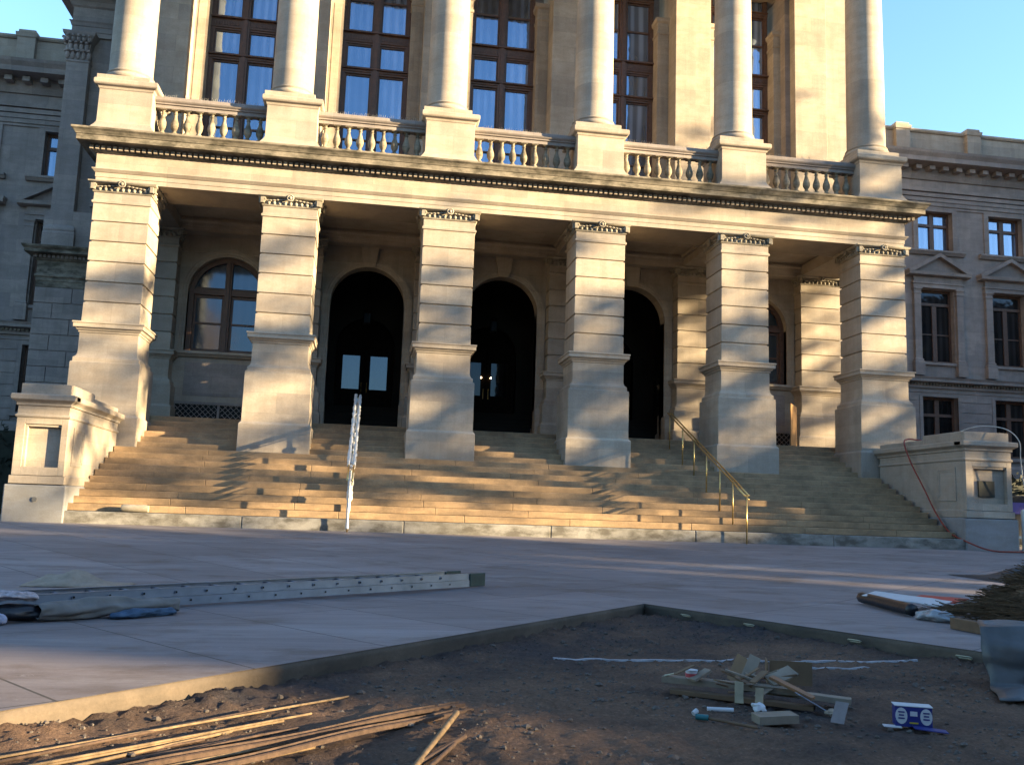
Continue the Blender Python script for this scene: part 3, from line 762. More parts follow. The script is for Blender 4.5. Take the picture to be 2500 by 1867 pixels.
def wing(x0, x1, centers):
    holes = []
    for c in centers: holes += [(c-.80, c+.80, 13.20, 14.92), (c-.78, c+.78, 8.40, 11.52), (c-.80, c+.80, 4.55, 6.95)]
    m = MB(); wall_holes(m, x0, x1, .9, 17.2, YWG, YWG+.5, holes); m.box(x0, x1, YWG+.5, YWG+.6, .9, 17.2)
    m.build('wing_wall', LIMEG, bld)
    m = MB(); ashlar(m, x0, x1, YWG, 4.24, 7.2, .42, 40.0, holes=[(h[0]-.15, h[1]+.15, h[2]-.2, h[3]+.15) for h in holes if h[3] < 7])
    m.build('coursed_base', LIMEG, bld)['kind'] = 'stuff'
    m = MB()
    m.run_x(x0, x1, [(YWG,3.7),(YWG-.15,3.7),(YWG-.15,4.1),(YWG-.08,4.2),(YWG,4.2)])
    m.run_x(x0, x1, [(YWG,7.0),(YWG-.04,7.0),(YWG-.04,7.10),(YWG-.07,7.12),(YWG-.07,7.18),(YWG,7.2)])
    m.run_x(x0, x1, [(YWG,15.05),(YWG-.05,15.05),(YWG-.05,15.12),(YWG,15.14)])
    for z_ in (15.17, 15.35, 15.55, 15.77): m.run_x(x0, x1, [(YWG,z_),(YWG-.05-(z_-15.17)*.12,z_),(YWG-.05-(z_-15.17)*.12,z_+.16),(YWG,z_+.17)])
    m.build('wing_mouldings', LIMEG, bld)
    m = MB(); m.run_x(x0, x1, [(YWG,7.30),(YWG-.08,7.30),(YWG-.10,7.42),(YWG-.12,7.50),(YWG-.34,7.54),(YWG-.34,7.64),(YWG-.40,7.72),(YWG,7.80)])
    m.run_x(x0, x1, [(YWG,16.30),(YWG-.06,16.30),(YWG-.14,16.48),(YWG-.14,16.75),(YWG-.25,16.80),(YWG-.75,16.86),(YWG-.75,17.05),(YWG-.85,17.2),(YWG-.88,17.3),(YWG,17.38)])
    x = x0
    while x < x1: m.box(x, x+.26, YWG-.48, YWG-.14, 16.62, 16.79); x += .62
    m.build('wing_cornice', CORN if False else LIMEG, bld)
    m = MB(); x = x0
    while x < x1: m.box(x, x+.07, YWG-.2, YWG-.1, 7.42, 7.5); x += .14
    d_ = m.build('belt_dentils', CORN, bld); d_['kind'] = 'stuff'
    m = MB(); m.box(x0, x1, YWG-.28, YWG+.1, 17.36, 18.28); m.run_x(x0, x1, [(YWG+.15,18.281),(YWG-.33,18.281),(YWG-.38,18.34),(YWG-.38,18.42),(YWG+.15,18.46)])
    m.build('parapet', LIME, bld, bevel=.01)
    cs = sorted(centers)
    for k in range(len(cs)+1):
        xp = cs[0]-1.65+k*3.3
        if xp < x0 or xp > x1: continue
        m = MB(); m.loft(xp, xp, YWG-.18, YWG-.05, [(.32,17.37),(.32,18.27),(.36,18.30),(.38,18.46),(.30,18.48),(.30,18.58),(.26,18.61)]); m.build('parapet_block', LIME, bld, bevel=.01)
    for c in centers:
        top_ = sash(c, .80, 13.20, 14.92, YWG+.28, 14.30, (), GLASSU)
        s_ = MB(); s_.box(c-1.02, c-.80, YWG-.06, YWG+.02, 13.2, 14.92); s_.box(c+.80, c+1.02, YWG-.06, YWG+.02, 13.2, 14.92); s_.box(c-1.02, c+1.02, YWG-.06, YWG+.02, 14.921, 15.04)
        s_.run_x(c-1.30, c+1.30, [(YWG,13.0),(YWG-.10,13.0),(YWG-.16,13.08),(YWG-.2,13.12),(YWG-.2,13.19),(YWG,13.19)]); s_.build('surround', LIMEG, top_)
        mid = sash(c, .78, 8.40, 11.52, YWG+.28, 10.85, (9.6,), GLASSW, False)
        s_ = MB()
        for sg in (-1, 1):
            xx = c+sg*.97; s_.loft(xx, xx, YWG, YWG, [(.22,7.82),(.22,8.38),(.18,8.42),(.19,8.47),(.15,8.52),(.15,11.25),(.17,11.27),(.17,11.32),(.15,11.34),(.16,11.42),(.20,11.48),(.20,11.54)])
        s_.box(c-1.14, c+1.14, YWG-.14, YWG, 11.545, 11.70); s_.box(c-1.18, c+1.18, YWG-.18, YWG, 11.705, 11.78); s_.box(c-1.12, c+1.12, YWG-.13, YWG, 11.785, 12.02)
        s_.box(c-.80, c+.80, YWG-.10, YWG+.1, 8.28, 8.39)
        s_.run_x(c-1.42, c+1.42, [(YWG,12.025),(YWG-.22,12.025),(YWG-.34,12.06),(YWG-.36,12.18),(YWG,12.18)])
        s_.prism([(c-1.28,12.185),(c+1.28,12.185),(c,12.86)], YWG-.14, YWG)
        for sg in (-1, 1):
            s_.prism([(c+sg*1.44,12.17),(c+sg*1.44,12.27),(c,13.02),(c,12.86),(c+sg*1.2,12.19)], YWG-.36, YWG)
        s_.build('surround', LIMEG, mid)
        low = sash(c, .80, 4.55, 6.95, YWG+.30, 6.15, (), GLASSW)
        s_ = MB(); s_.box(c-.95, c-.80, YWG-.05, YWG+.05, 4.5, 6.95); s_.box(c+.80, c+.95, YWG-.05, YWG+.05, 4.5, 6.95); s_.box(c-.95, c+.95, YWG-.05, YWG+.05, 6.951, 7.0); s_.box(c-1.0, c+1.0, YWG-.12, YWG+.1, 4.4, 4.54); s_.build('surround', LIMEG, low)
wing(22.6, 46, [26.57+3.3*k for k in range(6)])
wing(-24, -3.0, [-5.0-3.3*k for k in range(5)])
# unseen end pavilion, added projecting far out to shade the right wing
mb = MB(); mb.box(46, 58, -3.6, 12, .9, 21.5); mb.loft(46, 58, -3.6, 12, [(0,19.0),(.5,19.2),(.5,19.5),(0,19.6)])
for k in range(4):
    for zz in (5, 9, 13.5): mb.box(45.9, 46.0, -2.6+k*3.2, -1.2+k*3.2, zz, zz+2.2)
mb.build('shade_pavilion', LIMEG, bld)

# ================================================================ STEPS
stp = thing('entrance_steps', 'wide flight of tan stone steps rising between the two pedestals', 'steps', (10.5, -3, 1.1))
XA, XB = .5, 20.5; T = .35; Rr = .153
for k in range(10):
    zt = ZB-k*Rr; yf = -1.25-k*T; m = MB()
    seams = [XA]; x = XA+random.uniform(1.2, 2.6)
    while x < XB-1: seams.append(x); x += random.uniform(2.0, 3.3)
    seams.append(XB)
    for a, b in zip(seams[:-1], seams[1:]):
        dy = random.uniform(-.0012, .0012)
        m.box(a+.0012, b-.0012, yf+dy, yf+T+.05 if k else 1.2, zt-Rr+.004, zt)
    m.build('step', STEP, stp, bevel=.012)
# upper steps between the piers
for k in range(6):
    zt = ZL-.003-k*.163; yf = .95-k*.33
    for i in range(5):
        m = MB(); a, b = S*i+.80, S*(i+1)-.80
        if k == 0: m.box(a-.0, b+.0, yf, 1.06, zt-.163, zt-.004)
        else: m.box(a, b, yf, yf+.38, zt-.163+.004, zt)
        m.build('step', STEP, stp, bevel=.012)
mb = MB(); mb.box(XA, XB, -4.35, 1.0, .8, 1.33)
for k in range(9): mb.box(XA+.01, XB-.01, -1.25-k*T+.06, 1.0, 1.3, ZB-k*Rr-.02)
mb.build('step_core', STEP, stp)
mb = MB(); x = XA-.25
ks = [x, 4.05, 7.4, 10.6, 13.9, 17.2, 20.75]
for a, b in zip(ks[:-1], ks[1:]): mb.box(a+.004, b-.004, -4.75+random.uniform(-.006,.006), -4.3, .9, 1.35)
mb.build('kerb', KERB, stp, bevel=.018)

# stair pedestals (cheek blocks)
def cheek(xl, xr, name, label):
    t = thing('stair_pedestal', label, 'pedestal', ((xl+xr)/2, -4, 1.1))
    inner = xr if xl < 5 else xl
    xl_, xr_ = xl, xr
    m = MB(); m.loft(xl_, xr_, -4.6, -1.0, [(.03,1.86),(.03,2.02),(.0,2.05),(.0,3.44)]); m.build('body', LIME, t, bevel=.008)
    m = MB(); m.loft(xl_-.04, xr_+.04 if inner == xl else xr_+.04, -4.66, -1.0, [(.0,.95),(.0,1.84),(-.03,1.865)]); m.build('granite_base', GRAN, t, bevel=.02)
    m = MB(); m.loft(xl_, xr_, -4.6, -1.0, [(.0,3.20),(.02,3.21),(.035,3.235),(.02,3.26),(0,3.27)]); m.build('band', LIME, t)
    m = MB(); m.loft(xl_, xr_, -4.6, -.95, [(.0,3.44),(.03,3.45),(.03,3.48),(.02,3.49),(.05,3.52),(.10,3.55),(.12,3.565),(.12,3.66),(.10,3.675),(-.02,3.69)]); m.build('cap', LIME, t, bevel=.006)
    m = MB(); m.loft(xl_+.02, xr_-.02, -4.58, -3.0, [(0,3.685),(0,3.90),(-.015,3.915)]); m.loft(xl_+.02, xr_-.02, -2.99, -1.0, [(0,3.685),(0,3.80),(-.01,3.81)]); m.build('top_slab', LIME, t, bevel=.01)
    # sunk panels: front, and on the face towards the steps
    def panel(cx0, cx1, z0, z1, face):
        m = MB(); w_ = .05
        for (o, pr) in ((0, .022), (.05, .012)):
            for (a0, a1, b0, b1) in ((cx0+o, cx1-o, z1-w_-o, z1-o), (cx0+o, cx1-o, z0+o, z0+w_+o), (cx0+o, cx0+w_+o, z0+w_+o, z1-w_-o), (cx1-w_-o, cx1-o, z0+w_+o, z1-w_-o)):
                if face == 'f': m.box(a0, a1, -4.6-pr, -4.585, b0, b1)
                else:
                    xi = inner; sg = 1 if inner == xr else -1
                    xa, xb = sorted((xi-.01*sg, xi+pr*sg)); m.box(xa, xb, a0, a1, b0, b1)
        m.build('panel', LIME, t)
    panel(-4.35, -3.6, 2.25, 3.05, 's')
    return t
cl_ = cheek(-.52, .48, '', 'cream stone pedestal at the left end of the steps, sunlit, with a sunk square panel')
cr_ = cheek(20.60, 21.80, '', 'cream stone pedestal at the right end of the steps, with a small dark plaque')
# replace the solid front by a frame so that the front panel is truly recessed
for t, xl, xr in ((cl_, -.52, .48), (cr_, 20.60, 21.80)):
    m = MB(); yf = -4.72
    px0, px1, pz0, pz1 = xl+.17, xr-.13, 2.20, 3.07
    m.box(xl, px0, yf, -4.602, 2.03, 3.195); m.box(px1, xr, yf, -4.602, 2.03, 3.195); m.box(px0, px1, yf, -4.602, 2.03, pz0); m.box(px0, px1, yf, -4.602, pz1, 3.195)
    m.box(xl, xr, yf, -4.602, 3.275, 3.43); m.loft(xl, xr, yf, -4.602, [(.0,3.19),(.025,3.21),(.035,3.235),(.02,3.26),(0,3.28)])
    m.loft(xl, xr, yf, -4.602, [(.0,3.43),(.03,3.45),(.03,3.485),(.02,3.49),(.05,3.52),(.10,3.55),(.12,3.565),(.12,3.66),(.10,3.675),(-.02,3.689)])
    m.box(xl+.02, xr-.02, yf+.03, -4.585, 3.68, 3.898); m.box(xl-.03, xr+.03, yf-.03, -4.602, 1.86, 2.02)
    m.box(px0, px0+.05, yf+.03, -4.602, pz0, pz1); m.box(px0+.05, px1, yf+.03, -4.602, pz1-.05, pz1)
    m.build('front_face', LIME, t, bevel=.006)
    MB().box(xl-.09, xr+.09, yf-.07, -4.63, .95, 1.84).build('granite_front', GRAN, t, bevel=.025)
MB().box(20.98, 21.40, -4.64, -4.602, 2.36, 2.74).build('plaque', plain('plaque_bronze', (.02, .028, .024), .4), cr_, bevel=.006)
MB().lathe(0, 0, [(.05,0),(.05,.02)], 16).build('drain_plug', plain('plug', (.15,.15,.15)), cl_, loc=(.0, -4.79, 1.55)).rotation_euler = (R(90), 0, 0)

# low ledge left of the pedestal
tag(MB().loft(-1.6, -.72, -4.70, -4.2, [(0,1.0),(0,1.20),(-.02,1.22)]).build('stone_ledge', GRAN, bevel=.01), 'low grey stone ledge at the foot of the left pedestal', 'ledge')
# dark hedges/fence at the foot of the wings
def hedge(x0, x1, y0, y1, z0, z1, nm, lab):
    m = MB(); random.seed(int(x0*10)); n = int((x1-x0)*(z1-z0)*60)
    core = MB().box(x0+.15, x1-.15, y0+.2, y1, z0, z1-.2)
    for _ in range(n):
        x = random.uniform(x0, x1); z = random.uniform(z0, z1); y = y0+random.uniform(0, .3) if random.random() < .8 else random.uniform(y0, y1)
        s = random.uniform(.05, .11); a = Vector((random.gauss(0,1), random.gauss(0,1), random.gauss(0,1))).normalized(); b = a.orthogonal().normalized(); c = a.cross(b)
        p = Vector((x, y, z)); m.add([p-b*s, p+c*s*.6, p+b*s, p-c*s*.6], [(0,1,2,3)])
    m.v += []; n0 = len(m.v); m.v += core.v; m.f += [tuple(i+n0 for i in f) for f in core.f]
    return tag(m.build(nm, plain('hedge_leaf', (.018, .024, .012), .8)), lab, 'hedge')
hedge(-16, -1.9, 1.0, 2.0, 1.0, 3.5, 'hedge', 'dark clipped hedge left of the steps below the wing wall')
hedge(23.6, 42, 1.5, 2.6, 1.0, 3.4, 'hedge', 'dark clipped hedge right of the steps below the wing wall')

# bollards
def bollard(x, y, h, lab):
    m = MB().lathe(0, 0, [(.13,0),(.13,.04),(.115,.06),(.115,h-.06),(.10,h-.02),(.06,h)], 20)
    o = m.build('bollard', WHITEP, smooth='auto', loc=(x, y, tz(y))); tag(o, lab, 'bollard', 'bollards beside the steps')
bollard(22.16, -4.7, 1.0, 'white round-topped bollard to the right of the right pedestal, by the sign')
bollard(-.98, -5.0, 1.02, 'white round-topped bollard left of the left pedestal, cut by the photo edge')
# sign board
sg = thing('notice_board', 'black notice board with a violet panel behind the right bollard', 'sign', (22.75, -3.9, 1.1))
MB().box(22.0, 23.3, -3.95, -3.85, 1.25, 2.45).build('board', BLKP, sg, bevel=.01)
for xx in (22.1, 23.2): MB().box(xx-.03, xx+.03, -3.9, -3.84, 1.05, 1.25).build('leg', BLKP, sg)
MB().box(22.14, 23.2, -3.962, -3.951, 2.0, 2.28).build('panel', VIOL, sg)
MB().box(22.14, 23.2, -3.962, -3.951, 1.40, 1.46).build('strip', plain('blue_strip', (.05,.15,.3)), sg)

# plywood sheet beside the last pier
m = MB(); m.obox((19.62, 2.2, 4.55), (math.cos(R(55)), math.sin(R(55)), 0), (-math.sin(R(55)), math.cos(R(55)), 0), (0,0,1), .55, .012, .68)
tag(m.build('plywood_sheet', PLY), 'orange plywood sheet standing in the porch beside the rightmost pier', 'plywood')

# ================================================================ RAILINGS
def railing(x, wrap, label):
    t = thing('handrail', label, 'handrail', (x, -3, 1.3), group='handrails on the steps')
    def zstep(y): 
        if y < -4.75: return tz(y)
        if y < -4.40: return 1.35
        k = min(9, max(0, int((-1.25-y)/T)+1)) if y < -1.25 else 0
        return ZB-k*Rr if y < -1.25 else (ZB if y < -.7 else ZL if y > 1.0 else ZB+.163*min(6, int((y+.7)/.33)+1))
    slope = Rr/T
    yb, yt = -4.95, .55
    def rz(y): return 1.35+.92+(y+4.75)*.44
    for dx in ((-.05, .05)):
        pts = [(x+dx, yb, rz(yb)-.02)]+[(x+dx, yb+(yt-yb)*k/10, rz(yb+(yt-yb)*k/10)) for k in range(1, 11)]
        MB().tube(pts, .019, 8).build('rail', BRASS, t, smooth=True)
        MB().tube([(p[0], p[1], p[2]-.09) for p in pts], .012, 8).build('lower_rail', BRASS, t, smooth=True) if dx > 0 else None
    ys_ = [-4.95, -4.15, -3.35, -2.45, -1.55, -.65, .45]
    for y in ys_:
        MB().tube([(x, y, zstep(y)-.01), (x, y, rz(y)-.03)], .017, 8).build('post', BRASS, t, smooth=True)
        MB().obox((x, y, rz(y)-.02), (1,0,0), (0,1,0), (0,0,1), .06, .012, .012).build('bracket', BRASS, t)
    if wrap:
        random.seed(3)
        for dx in (-.06, .06):
            pts = []; rr = []
            n = 60
            for k in range(n+1):
                y = -4.2+(yt+.1+4.2)*k/n; pts.append((x+dx+random.uniform(-.006,.006), y, rz(y)+random.uniform(-.008,.008))); rr.append(.034+random.uniform(-.008,.014))
            MB().tube(pts, rr, 9).build('plastic_wrap', WRAP, t)
        pts = []; rr = []
        for k in range(26):
            z = 1.16+k*.05; pts.append((x+random.uniform(-.006,.006), -4.95, min(z, rz(-4.95)+.02))); rr.append(random.uniform(.024,.036))
        MB().tube(pts, rr, 8).build('post_wrap', WRAP, t)
        mm = MB()
        for yy in (-4.2, -4.0, -2.9, -1.9, -.9, .3):
            for _ in range(4): mm.ell((x+random.uniform(-.06,.06), yy+random.uniform(-.05,.05), rz(yy)-random.uniform(0,.12)), .035, .04, .04)
        mm.build('tape_knots', WRAP, t)
        for yy in ys_[1:]:
            pts = [(x, yy, zstep(yy)+.02+k*.05) for k in range(int((rz(yy)-zstep(yy))/.05))]
            MB().tube(pts, [random.uniform(.05,.075) if 4 < k < 12 else .03 for k in range(len(pts))], 8).build('post_wrap', WRAP, t)
railing(6.22, True, 'double handrail wrapped in white plastic, climbing the left part of the steps')
railing(15.02, False, 'bare brass double handrail climbing the right part of the steps')

# hose and cable
def spline(pts, n=10):
    out = []; P = [Vector(p) for p in pts]; P = [P[0]]+P+[P[-1]]
    for i in range(1, len(P)-2):
        for k in range(n):
            t = k/n; a, b, c, d = P[i-1], P[i], P[i+1], P[i+2]
            out.append(.5*((2*b)+(c-a)*t+(2*a-5*b+4*c-d)*t*t+(3*b-a-3*c+d)*t**3))
    out.append(P[-2]); return out
m = MB().tube(spline([(21.1,-2.4,3.84),(20.9,-2.35,3.87),(20.62,-2.35,3.88),(20.42,-2.5,3.74),(20.42,-2.8,3.2),(20.43,-3.3,2.55),(20.44,-3.75,1.95),(20.42,-4.3,1.5),(20.50,-4.80,1.30),(20.9,-5.10,1.12),(21.6,-5.2,1.105),(24,-5.1,1.11),(27,-5.0,1.11)]), .020, 8)
tag(m.build('hose', REDH, smooth=True), 'red hose draped over the right pedestal down to the pavement', 'hose')
m = MB().tube(spline([(20.9,-4.0,3.90),(21.0,-4.2,4.0),(21.25,-4.5,4.07),(21.6,-4.85,3.98),(21.82,-5.0,3.70),(21.86,-4.98,3.3),(21.9,-4.96,2.9),(22.0,-4.9,2.5),(22.15,-4.7,2.2)]), .012, 8)
tag(m.build('cable', WHITEC, smooth=True), 'pale cable looping over the top of the right pedestal', 'cable')
# wrapped stone block on the kerb
m = MB(); m.tube([(1.62,-4.56,1.43),(1.66,-4.56,1.432),(2.10,-4.56,1.432),(2.15,-4.56,1.43)], [.07,.082,.082,.07], 14)
tag(m.build('stone_offcut', CAP, smooth='auto'), 'cream stone cylinder offcut lying on the bottom step near the left pedestal', 'stone')

# ================================================================ LADDER
A = Vector((3.10, -17.44, .66)); B = Vector((8.07, -13.23, .70)); d = (B-A).normalized(); A = A-d*.6; L = (B-A).length
d = (B-A).normalized(); nrm = Vector((-d.y, d.x, 0)).normalized(); upv = d.cross(nrm)*-1
if upv.z < 0: upv = -upv
lad = thing('extension_ladder', 'long aluminium extension ladder lying flat on the pavement, dark green end cap', 'ladder', tuple(A))
def P(s_, w_, h_): return A+d*s_+nrm*w_+upv*h_
for side, w0 in ((0, 0.0), (1, .42)):
    for lv, (h0, h1) in enumerate(((.004, .080), (.084, .160))):
        m = MB(); s0, s1 = (0, L-.27)
        o = .0 if lv == 0 else .008
        m.obox(P((s0+s1)/2, w0+o, (h0+h1)/2), d, nrm, upv, (s1-s0)/2, .0035, (h1-h0)/2)
        for hh in (h0, h1): m.obox(P((s0+s1)/2, w0+(.016 if side == 0 else -.016), hh+(.003 if hh == h0 else -.003)), d, nrm, upv, (s1-s0)/2, .016, .003)
        m.build('side_rail', ALU, lad)
    m = MB(); m.obox(P(L-.135, w0, .082), d, nrm, upv, .135, .012, .078); m.build('end_cap', GREENP, lad, bevel=.006)
n = int((L-.5)/.305)
for lv, h_ in ((1, .122), (0, .045)):
    for k in range(n):
        s_ = .25+k*.305+(.15 if lv == 0 else 0)
        if lv == 0 and s_ < 2.3: continue
        m = MB(); m.tube([P(s_, -.008, h_), P(s_, .43, h_)], .015, 10); rg = m.build('rung', ALU, lad, smooth='auto')
        MB().tube([P(s_, -.0095, h_), P(s_, -.0075, h_)], .0105, 10).build('bore_shade', HOLE, rg)  # flat disc, shade inside the hollow rung painted black

# rolled canvas over the ladder
def blanket(name, mat, pts, r, label, cat, sq=.7, wr=.35, seed=1, hollow=False, n=22):
    P_ = spline(pts, 8); m = MB(); vs = []; fs = []; M_ = len(P_)
    for i, p in enumerate(P_):
        q = P_[min(i+1, M_-1)]-P_[max(i-1, 0)]; q.normalize(); side = Vector((-q.y, q.x, 0)).normalized()
        t = i/(M_-1); rr = r*(1-.25*abs(t-.45))*(1 if hollow or 0.0 < t < 1 else .3)
        if not hollow: rr *= min(1, math.sin(math.pi*min(max(t, .0), 1))**.35+.12)
        for k in range(n):
            a = 2*math.pi*k/n; w_ = 1+wr*noise.noise(Vector((math.cos(a)*1.5+seed*7, math.sin(a)*1.5, t*4)))+wr*.9*noise.noise(Vector((math.cos(a)*3+t*3, math.sin(a)*3-t*6, seed+t*7)))-wr*.6*abs(noise.noise(Vector((math.cos(a)*4, math.sin(a)*4+t*9, seed*3))))
            z_ = math.sin(a)*rr*sq*w_
            vs.append(p+side*math.cos(a)*rr*w_+Vector((0,0,max(z_, -p.z+tz(p.y)+.004) if p.z < 1.2 else z_)))
    for i in range(M_-1):
        for k in range(n): fs.append((i*n+k, i*n+(k+1)%n, (i+1)*n+(k+1)%n, (i+1)*n+k))
    if not hollow: fs += [tuple(range(n))[::-1], tuple(range((M_-1)*n, M_*n))]
    m.add(vs, fs); o = m.build(name, mat, smooth=True)
    if hollow:
        sd = o.modifiers.new('thick', 'SOLIDIFY'); sd.thickness = .008
        if seed: pass
    ss = o.modifiers.new('sub', 'SUBSURF'); ss.levels = 1; ss.render_levels = 1
    return tag(o, label, cat)
o = blanket('canvas_roll', TARP, [(4.14,-17.10,.735),(4.33,-16.92,.74),(4.58,-16.70,.74),(4.84,-16.47,.735),(5.02,-16.31,.72)], .092, 'grey canvas roll lying against the ladder, open dark end facing left', 'canvas', .85, .45, 1, True)
blanket('folded_cloth', BLUEC, [(4.62,-16.85,.68),(4.75,-16.72,.69),(4.95,-16.5,.69),(5.02,-16.42,.68)], .085, 'blue cloth bunched under the canvas roll by the ladder', 'cloth', .5, .5, 2)
blanket('folded_cloth', BLUEW, [(3.72,-17.45,.70),(3.85,-17.35,.71),(4.0,-17.25,.70)], .09, 'pale blue and white cloth at the left photo edge on the pavement', 'cloth', .6, .4, 3)
blanket('folded_cloth', plain('patterned_cloth', (.45, .40, .42), .85, var=.5, scale=30), [(3.8,-17.2,.84),(3.95,-17.1,.86),(4.12,-16.98,.83)], .075, 'patterned pinkish cloth thrown over the left part of the ladder', 'cloth', .5, .5, 4)
blanket('dark_bag', BLKP, [(3.72,-17.2,.72),(3.95,-17.14,.73),(4.2,-16.98,.725),(4.4,-16.84,.72)], .078, 'black plastic bag stuffed into the open end of the canvas roll', 'bag', .8, .4, 5)
# tan cloth behind ladder: a peaked rumpled sheet
m = MB(); gx, gy = 22, 10; c0 = Vector((3.55, -13.92, 0))
for jj in range(gy+1):
    for ii in range(gx+1):
        u = ii/gx; v_ = jj/gy; x = c0.x+(u-.5)*1.05; y = c0.y+(v_-.5)*.5
        h = max(0, (1-abs(u-.42)*2.1))*max(0, 1-abs(v_-.5)*2)*.17*(1+.5*noise.noise(Vector((u*6, v_*5, 2))))
        m.v.append((x, y, tz(y)+.006+h+abs(noise.noise(Vector((u*9, v_*7, 0))))*.015))
for jj in range(gy):
    for ii in range(gx): a = jj*(gx+1)+ii; m.f.append((a, a+1, a+gx+2, a+gx+1))
o = m.build('folded_cloth', TANC, smooth=True); o.modifiers.new('t', 'SOLIDIFY').thickness = .006
tag(o, 'tan cloth heaped in a low peak behind the ladder', 'cloth')

# ================================================================ PIT OBJECTS
def rod(a, b, r, mat, nm, lab, cat, grp=None, ribs=False, sag=.0, z0=None):
    a = Vector(a); b = Vector(b); pts = []
    n = 24
    for k in range(n+1):
        t = k/n; p = a.lerp(b, t); p.z -= math.sin(math.pi*t)*sag; pts.append(p)
    rr = r
    if ribs:
        n = int((b-a).length/.012); pts = [a.lerp(b, k/n) for k in range(n+1)]; rr = [r*(1.18 if k % 2 else .92) for k in range(n+1)]
    m = MB().tube(pts, rr, 8); o = m.build(nm, mat, smooth=True); return tag(o, lab, cat, grp)
dd = Vector((1.36, 1.30, 0)).normalized(); pp = Vector((-dd.y, dd.x, 0))
G1 = 'steel rods lying in the dirt at the lower left'
def pj(x, y, dz_=0): return Vector((x, y, dz(x, y)+dz_))
rods = [((4.6,-21.15),(6.53,-19.27),.0075,OCHRE),((4.7,-21.2),(6.10,-19.62),.009,RUST),((4.85,-21.15),(6.22,-19.82),.008,OCHRE),((4.9,-21.25),(6.3,-19.95),.010,RUST),
        ((5.0,-21.2),(6.0,-20.05),.009,OCHRE),((5.1,-21.3),(6.15,-20.1),.008,RUST),((5.2,-21.3),(6.28,-20.26),.009,OCHRE),((5.3,-21.25),(6.2,-20.42),.010,OCHRE),((5.05,-21.0),(5.9,-20.2),.007,RUST),
        ((4.75,-21.05),(5.8,-19.85),.007,OCHRE),((5.4,-21.3),(6.4,-20.35),.009,OCHRE),((4.95,-21.05),(6.35,-19.7),.007,OCHRE)]
for k, (a, b, r_, mt) in enumerate(rods):
    rod((a[0], a[1], dz(*a)+.02+random.uniform(0,.02)), (b[0], b[1], dz(*b)+.008+random.uniform(0,.012)), r_*.85, mt, 'steel_rod',
        'long ochre-coloured rod in the bundle at the lower left' if mt is OCHRE else 'long rust-brown rod in the bundle at the lower left', 'rod', G1)
# thick dark pipes / flats
for k, (a, b, lab) in enumerate((((5.55,-20.88),(7.15,-19.47),'flat brown iron bar reaching farthest up the dirt, upper one of the pair'),((5.75,-21.0),(7.18,-19.60),'flat brown iron bar, lower one of the pair in the dirt'))):
    pa = Vector((a[0], a[1], .555+.012*k)); pb = Vector((b[0], b[1], .550)); q = (pb-pa).normalized(); sdv = Vector((-q.y, q.x, 0)).normalized(); m = MB(); vs = []; fs = []
    for n_ in range(21):
        p = pa.lerp(pb, n_/20)+Vector((0, 0, .006*math.sin(n_*.5+k*2)))
        for (w_, h_) in ((-.030,-.008),(.030,-.008),(.030,.010),(.022,.014),(.018,.004),(-.018,.004),(-.022,.014),(-.030,.010)): vs.append(p+sdv*w_+Vector((0,0,h_)))
    for n_ in range(20):
        for e_ in range(8): fs.append((n_*8+e_, n_*8+(e_+1)%8, (n_+1)*8+(e_+1)%8, (n_+1)*8+e_))
    m.add(vs, fs+[tuple(range(8))[::-1], tuple(range(160,168))]); tag(m.build('iron_bar', RUST), lab, 'bar', 'flat bars beside the rods')
rod((6.80,-20.86,.56), (7.09,-19.82,.575), .0125, OCHRE, 'rebar_stake', 'short ribbed rebar lying in the dirt at the bottom centre', 'rebar', ribs=True)
rod((6.75,-20.85,.545), (7.08,-20.30,.57), .012, RUST, 'steel_rod', 'short rusty rod lying beside the leaning rebar stake', 'rod')
rod((6.82,-20.9,.545), (7.02,-20.42,.565), .010, RUST, 'steel_rod', 'shortest rusty rod at the foot of the leaning rebar stake', 'rod')
def slabstone(x, y, s, lab, mat=GRAV):
    m = MB(); m.ell((0,0,0), s, s*.7, s*.35, 9, 6); o = m.build('stone', mat, loc=(x, y, dz(x,y)+s*.15)); o.rotation_euler = (0, 0, random.uniform(0,3)); tag(o, lab, 'stone')
slabstone(6.83,-19.95,.045,'pale rounded stone lying just below the two thick pipes')
slabstone(9.02,-18.98,.04,'pale stone up the dirt bed behind the plank heap')
# white strips
def strip(pts, w_, lab):
    m = MB(); vs = []; fs = []; n = len(pts)
    for i, (x, y) in enumerate(pts):
        a = random.uniform(.7,1.15); zz = dz(x, y)+.003
        vs += [(x, y-w_*a, zz-.006),(x, y+w_*a, zz-.006),(x, y+w_*a, zz+.008),(x, y-w_*a, zz+.008)]
    for i in range(n-1):
        for k in range(4): fs.append((i*4+k, i*4+(k+1)%4, (i+1)*4+(k+1)%4, (i+1)*4+k))
    fs += [(0,1,2,3), (4*n-1,4*n-2,4*n-3,4*n-4)]
    m.add(vs, fs); tag(m.build('white_strip', PVC), lab, 'strip')
strip([(8.02+2.95*k/34, -17.74-.03*math.sin(k/8)-(.05*k/34)) for k in range(35)], .014, 'long thin white strip lying across the dirt bed below the slab corner')
strip([(9.80+.6*k/10, -18.06-.02*k/10) for k in range(11)], .012, 'short thin white strip in the dirt, below the long white strip')
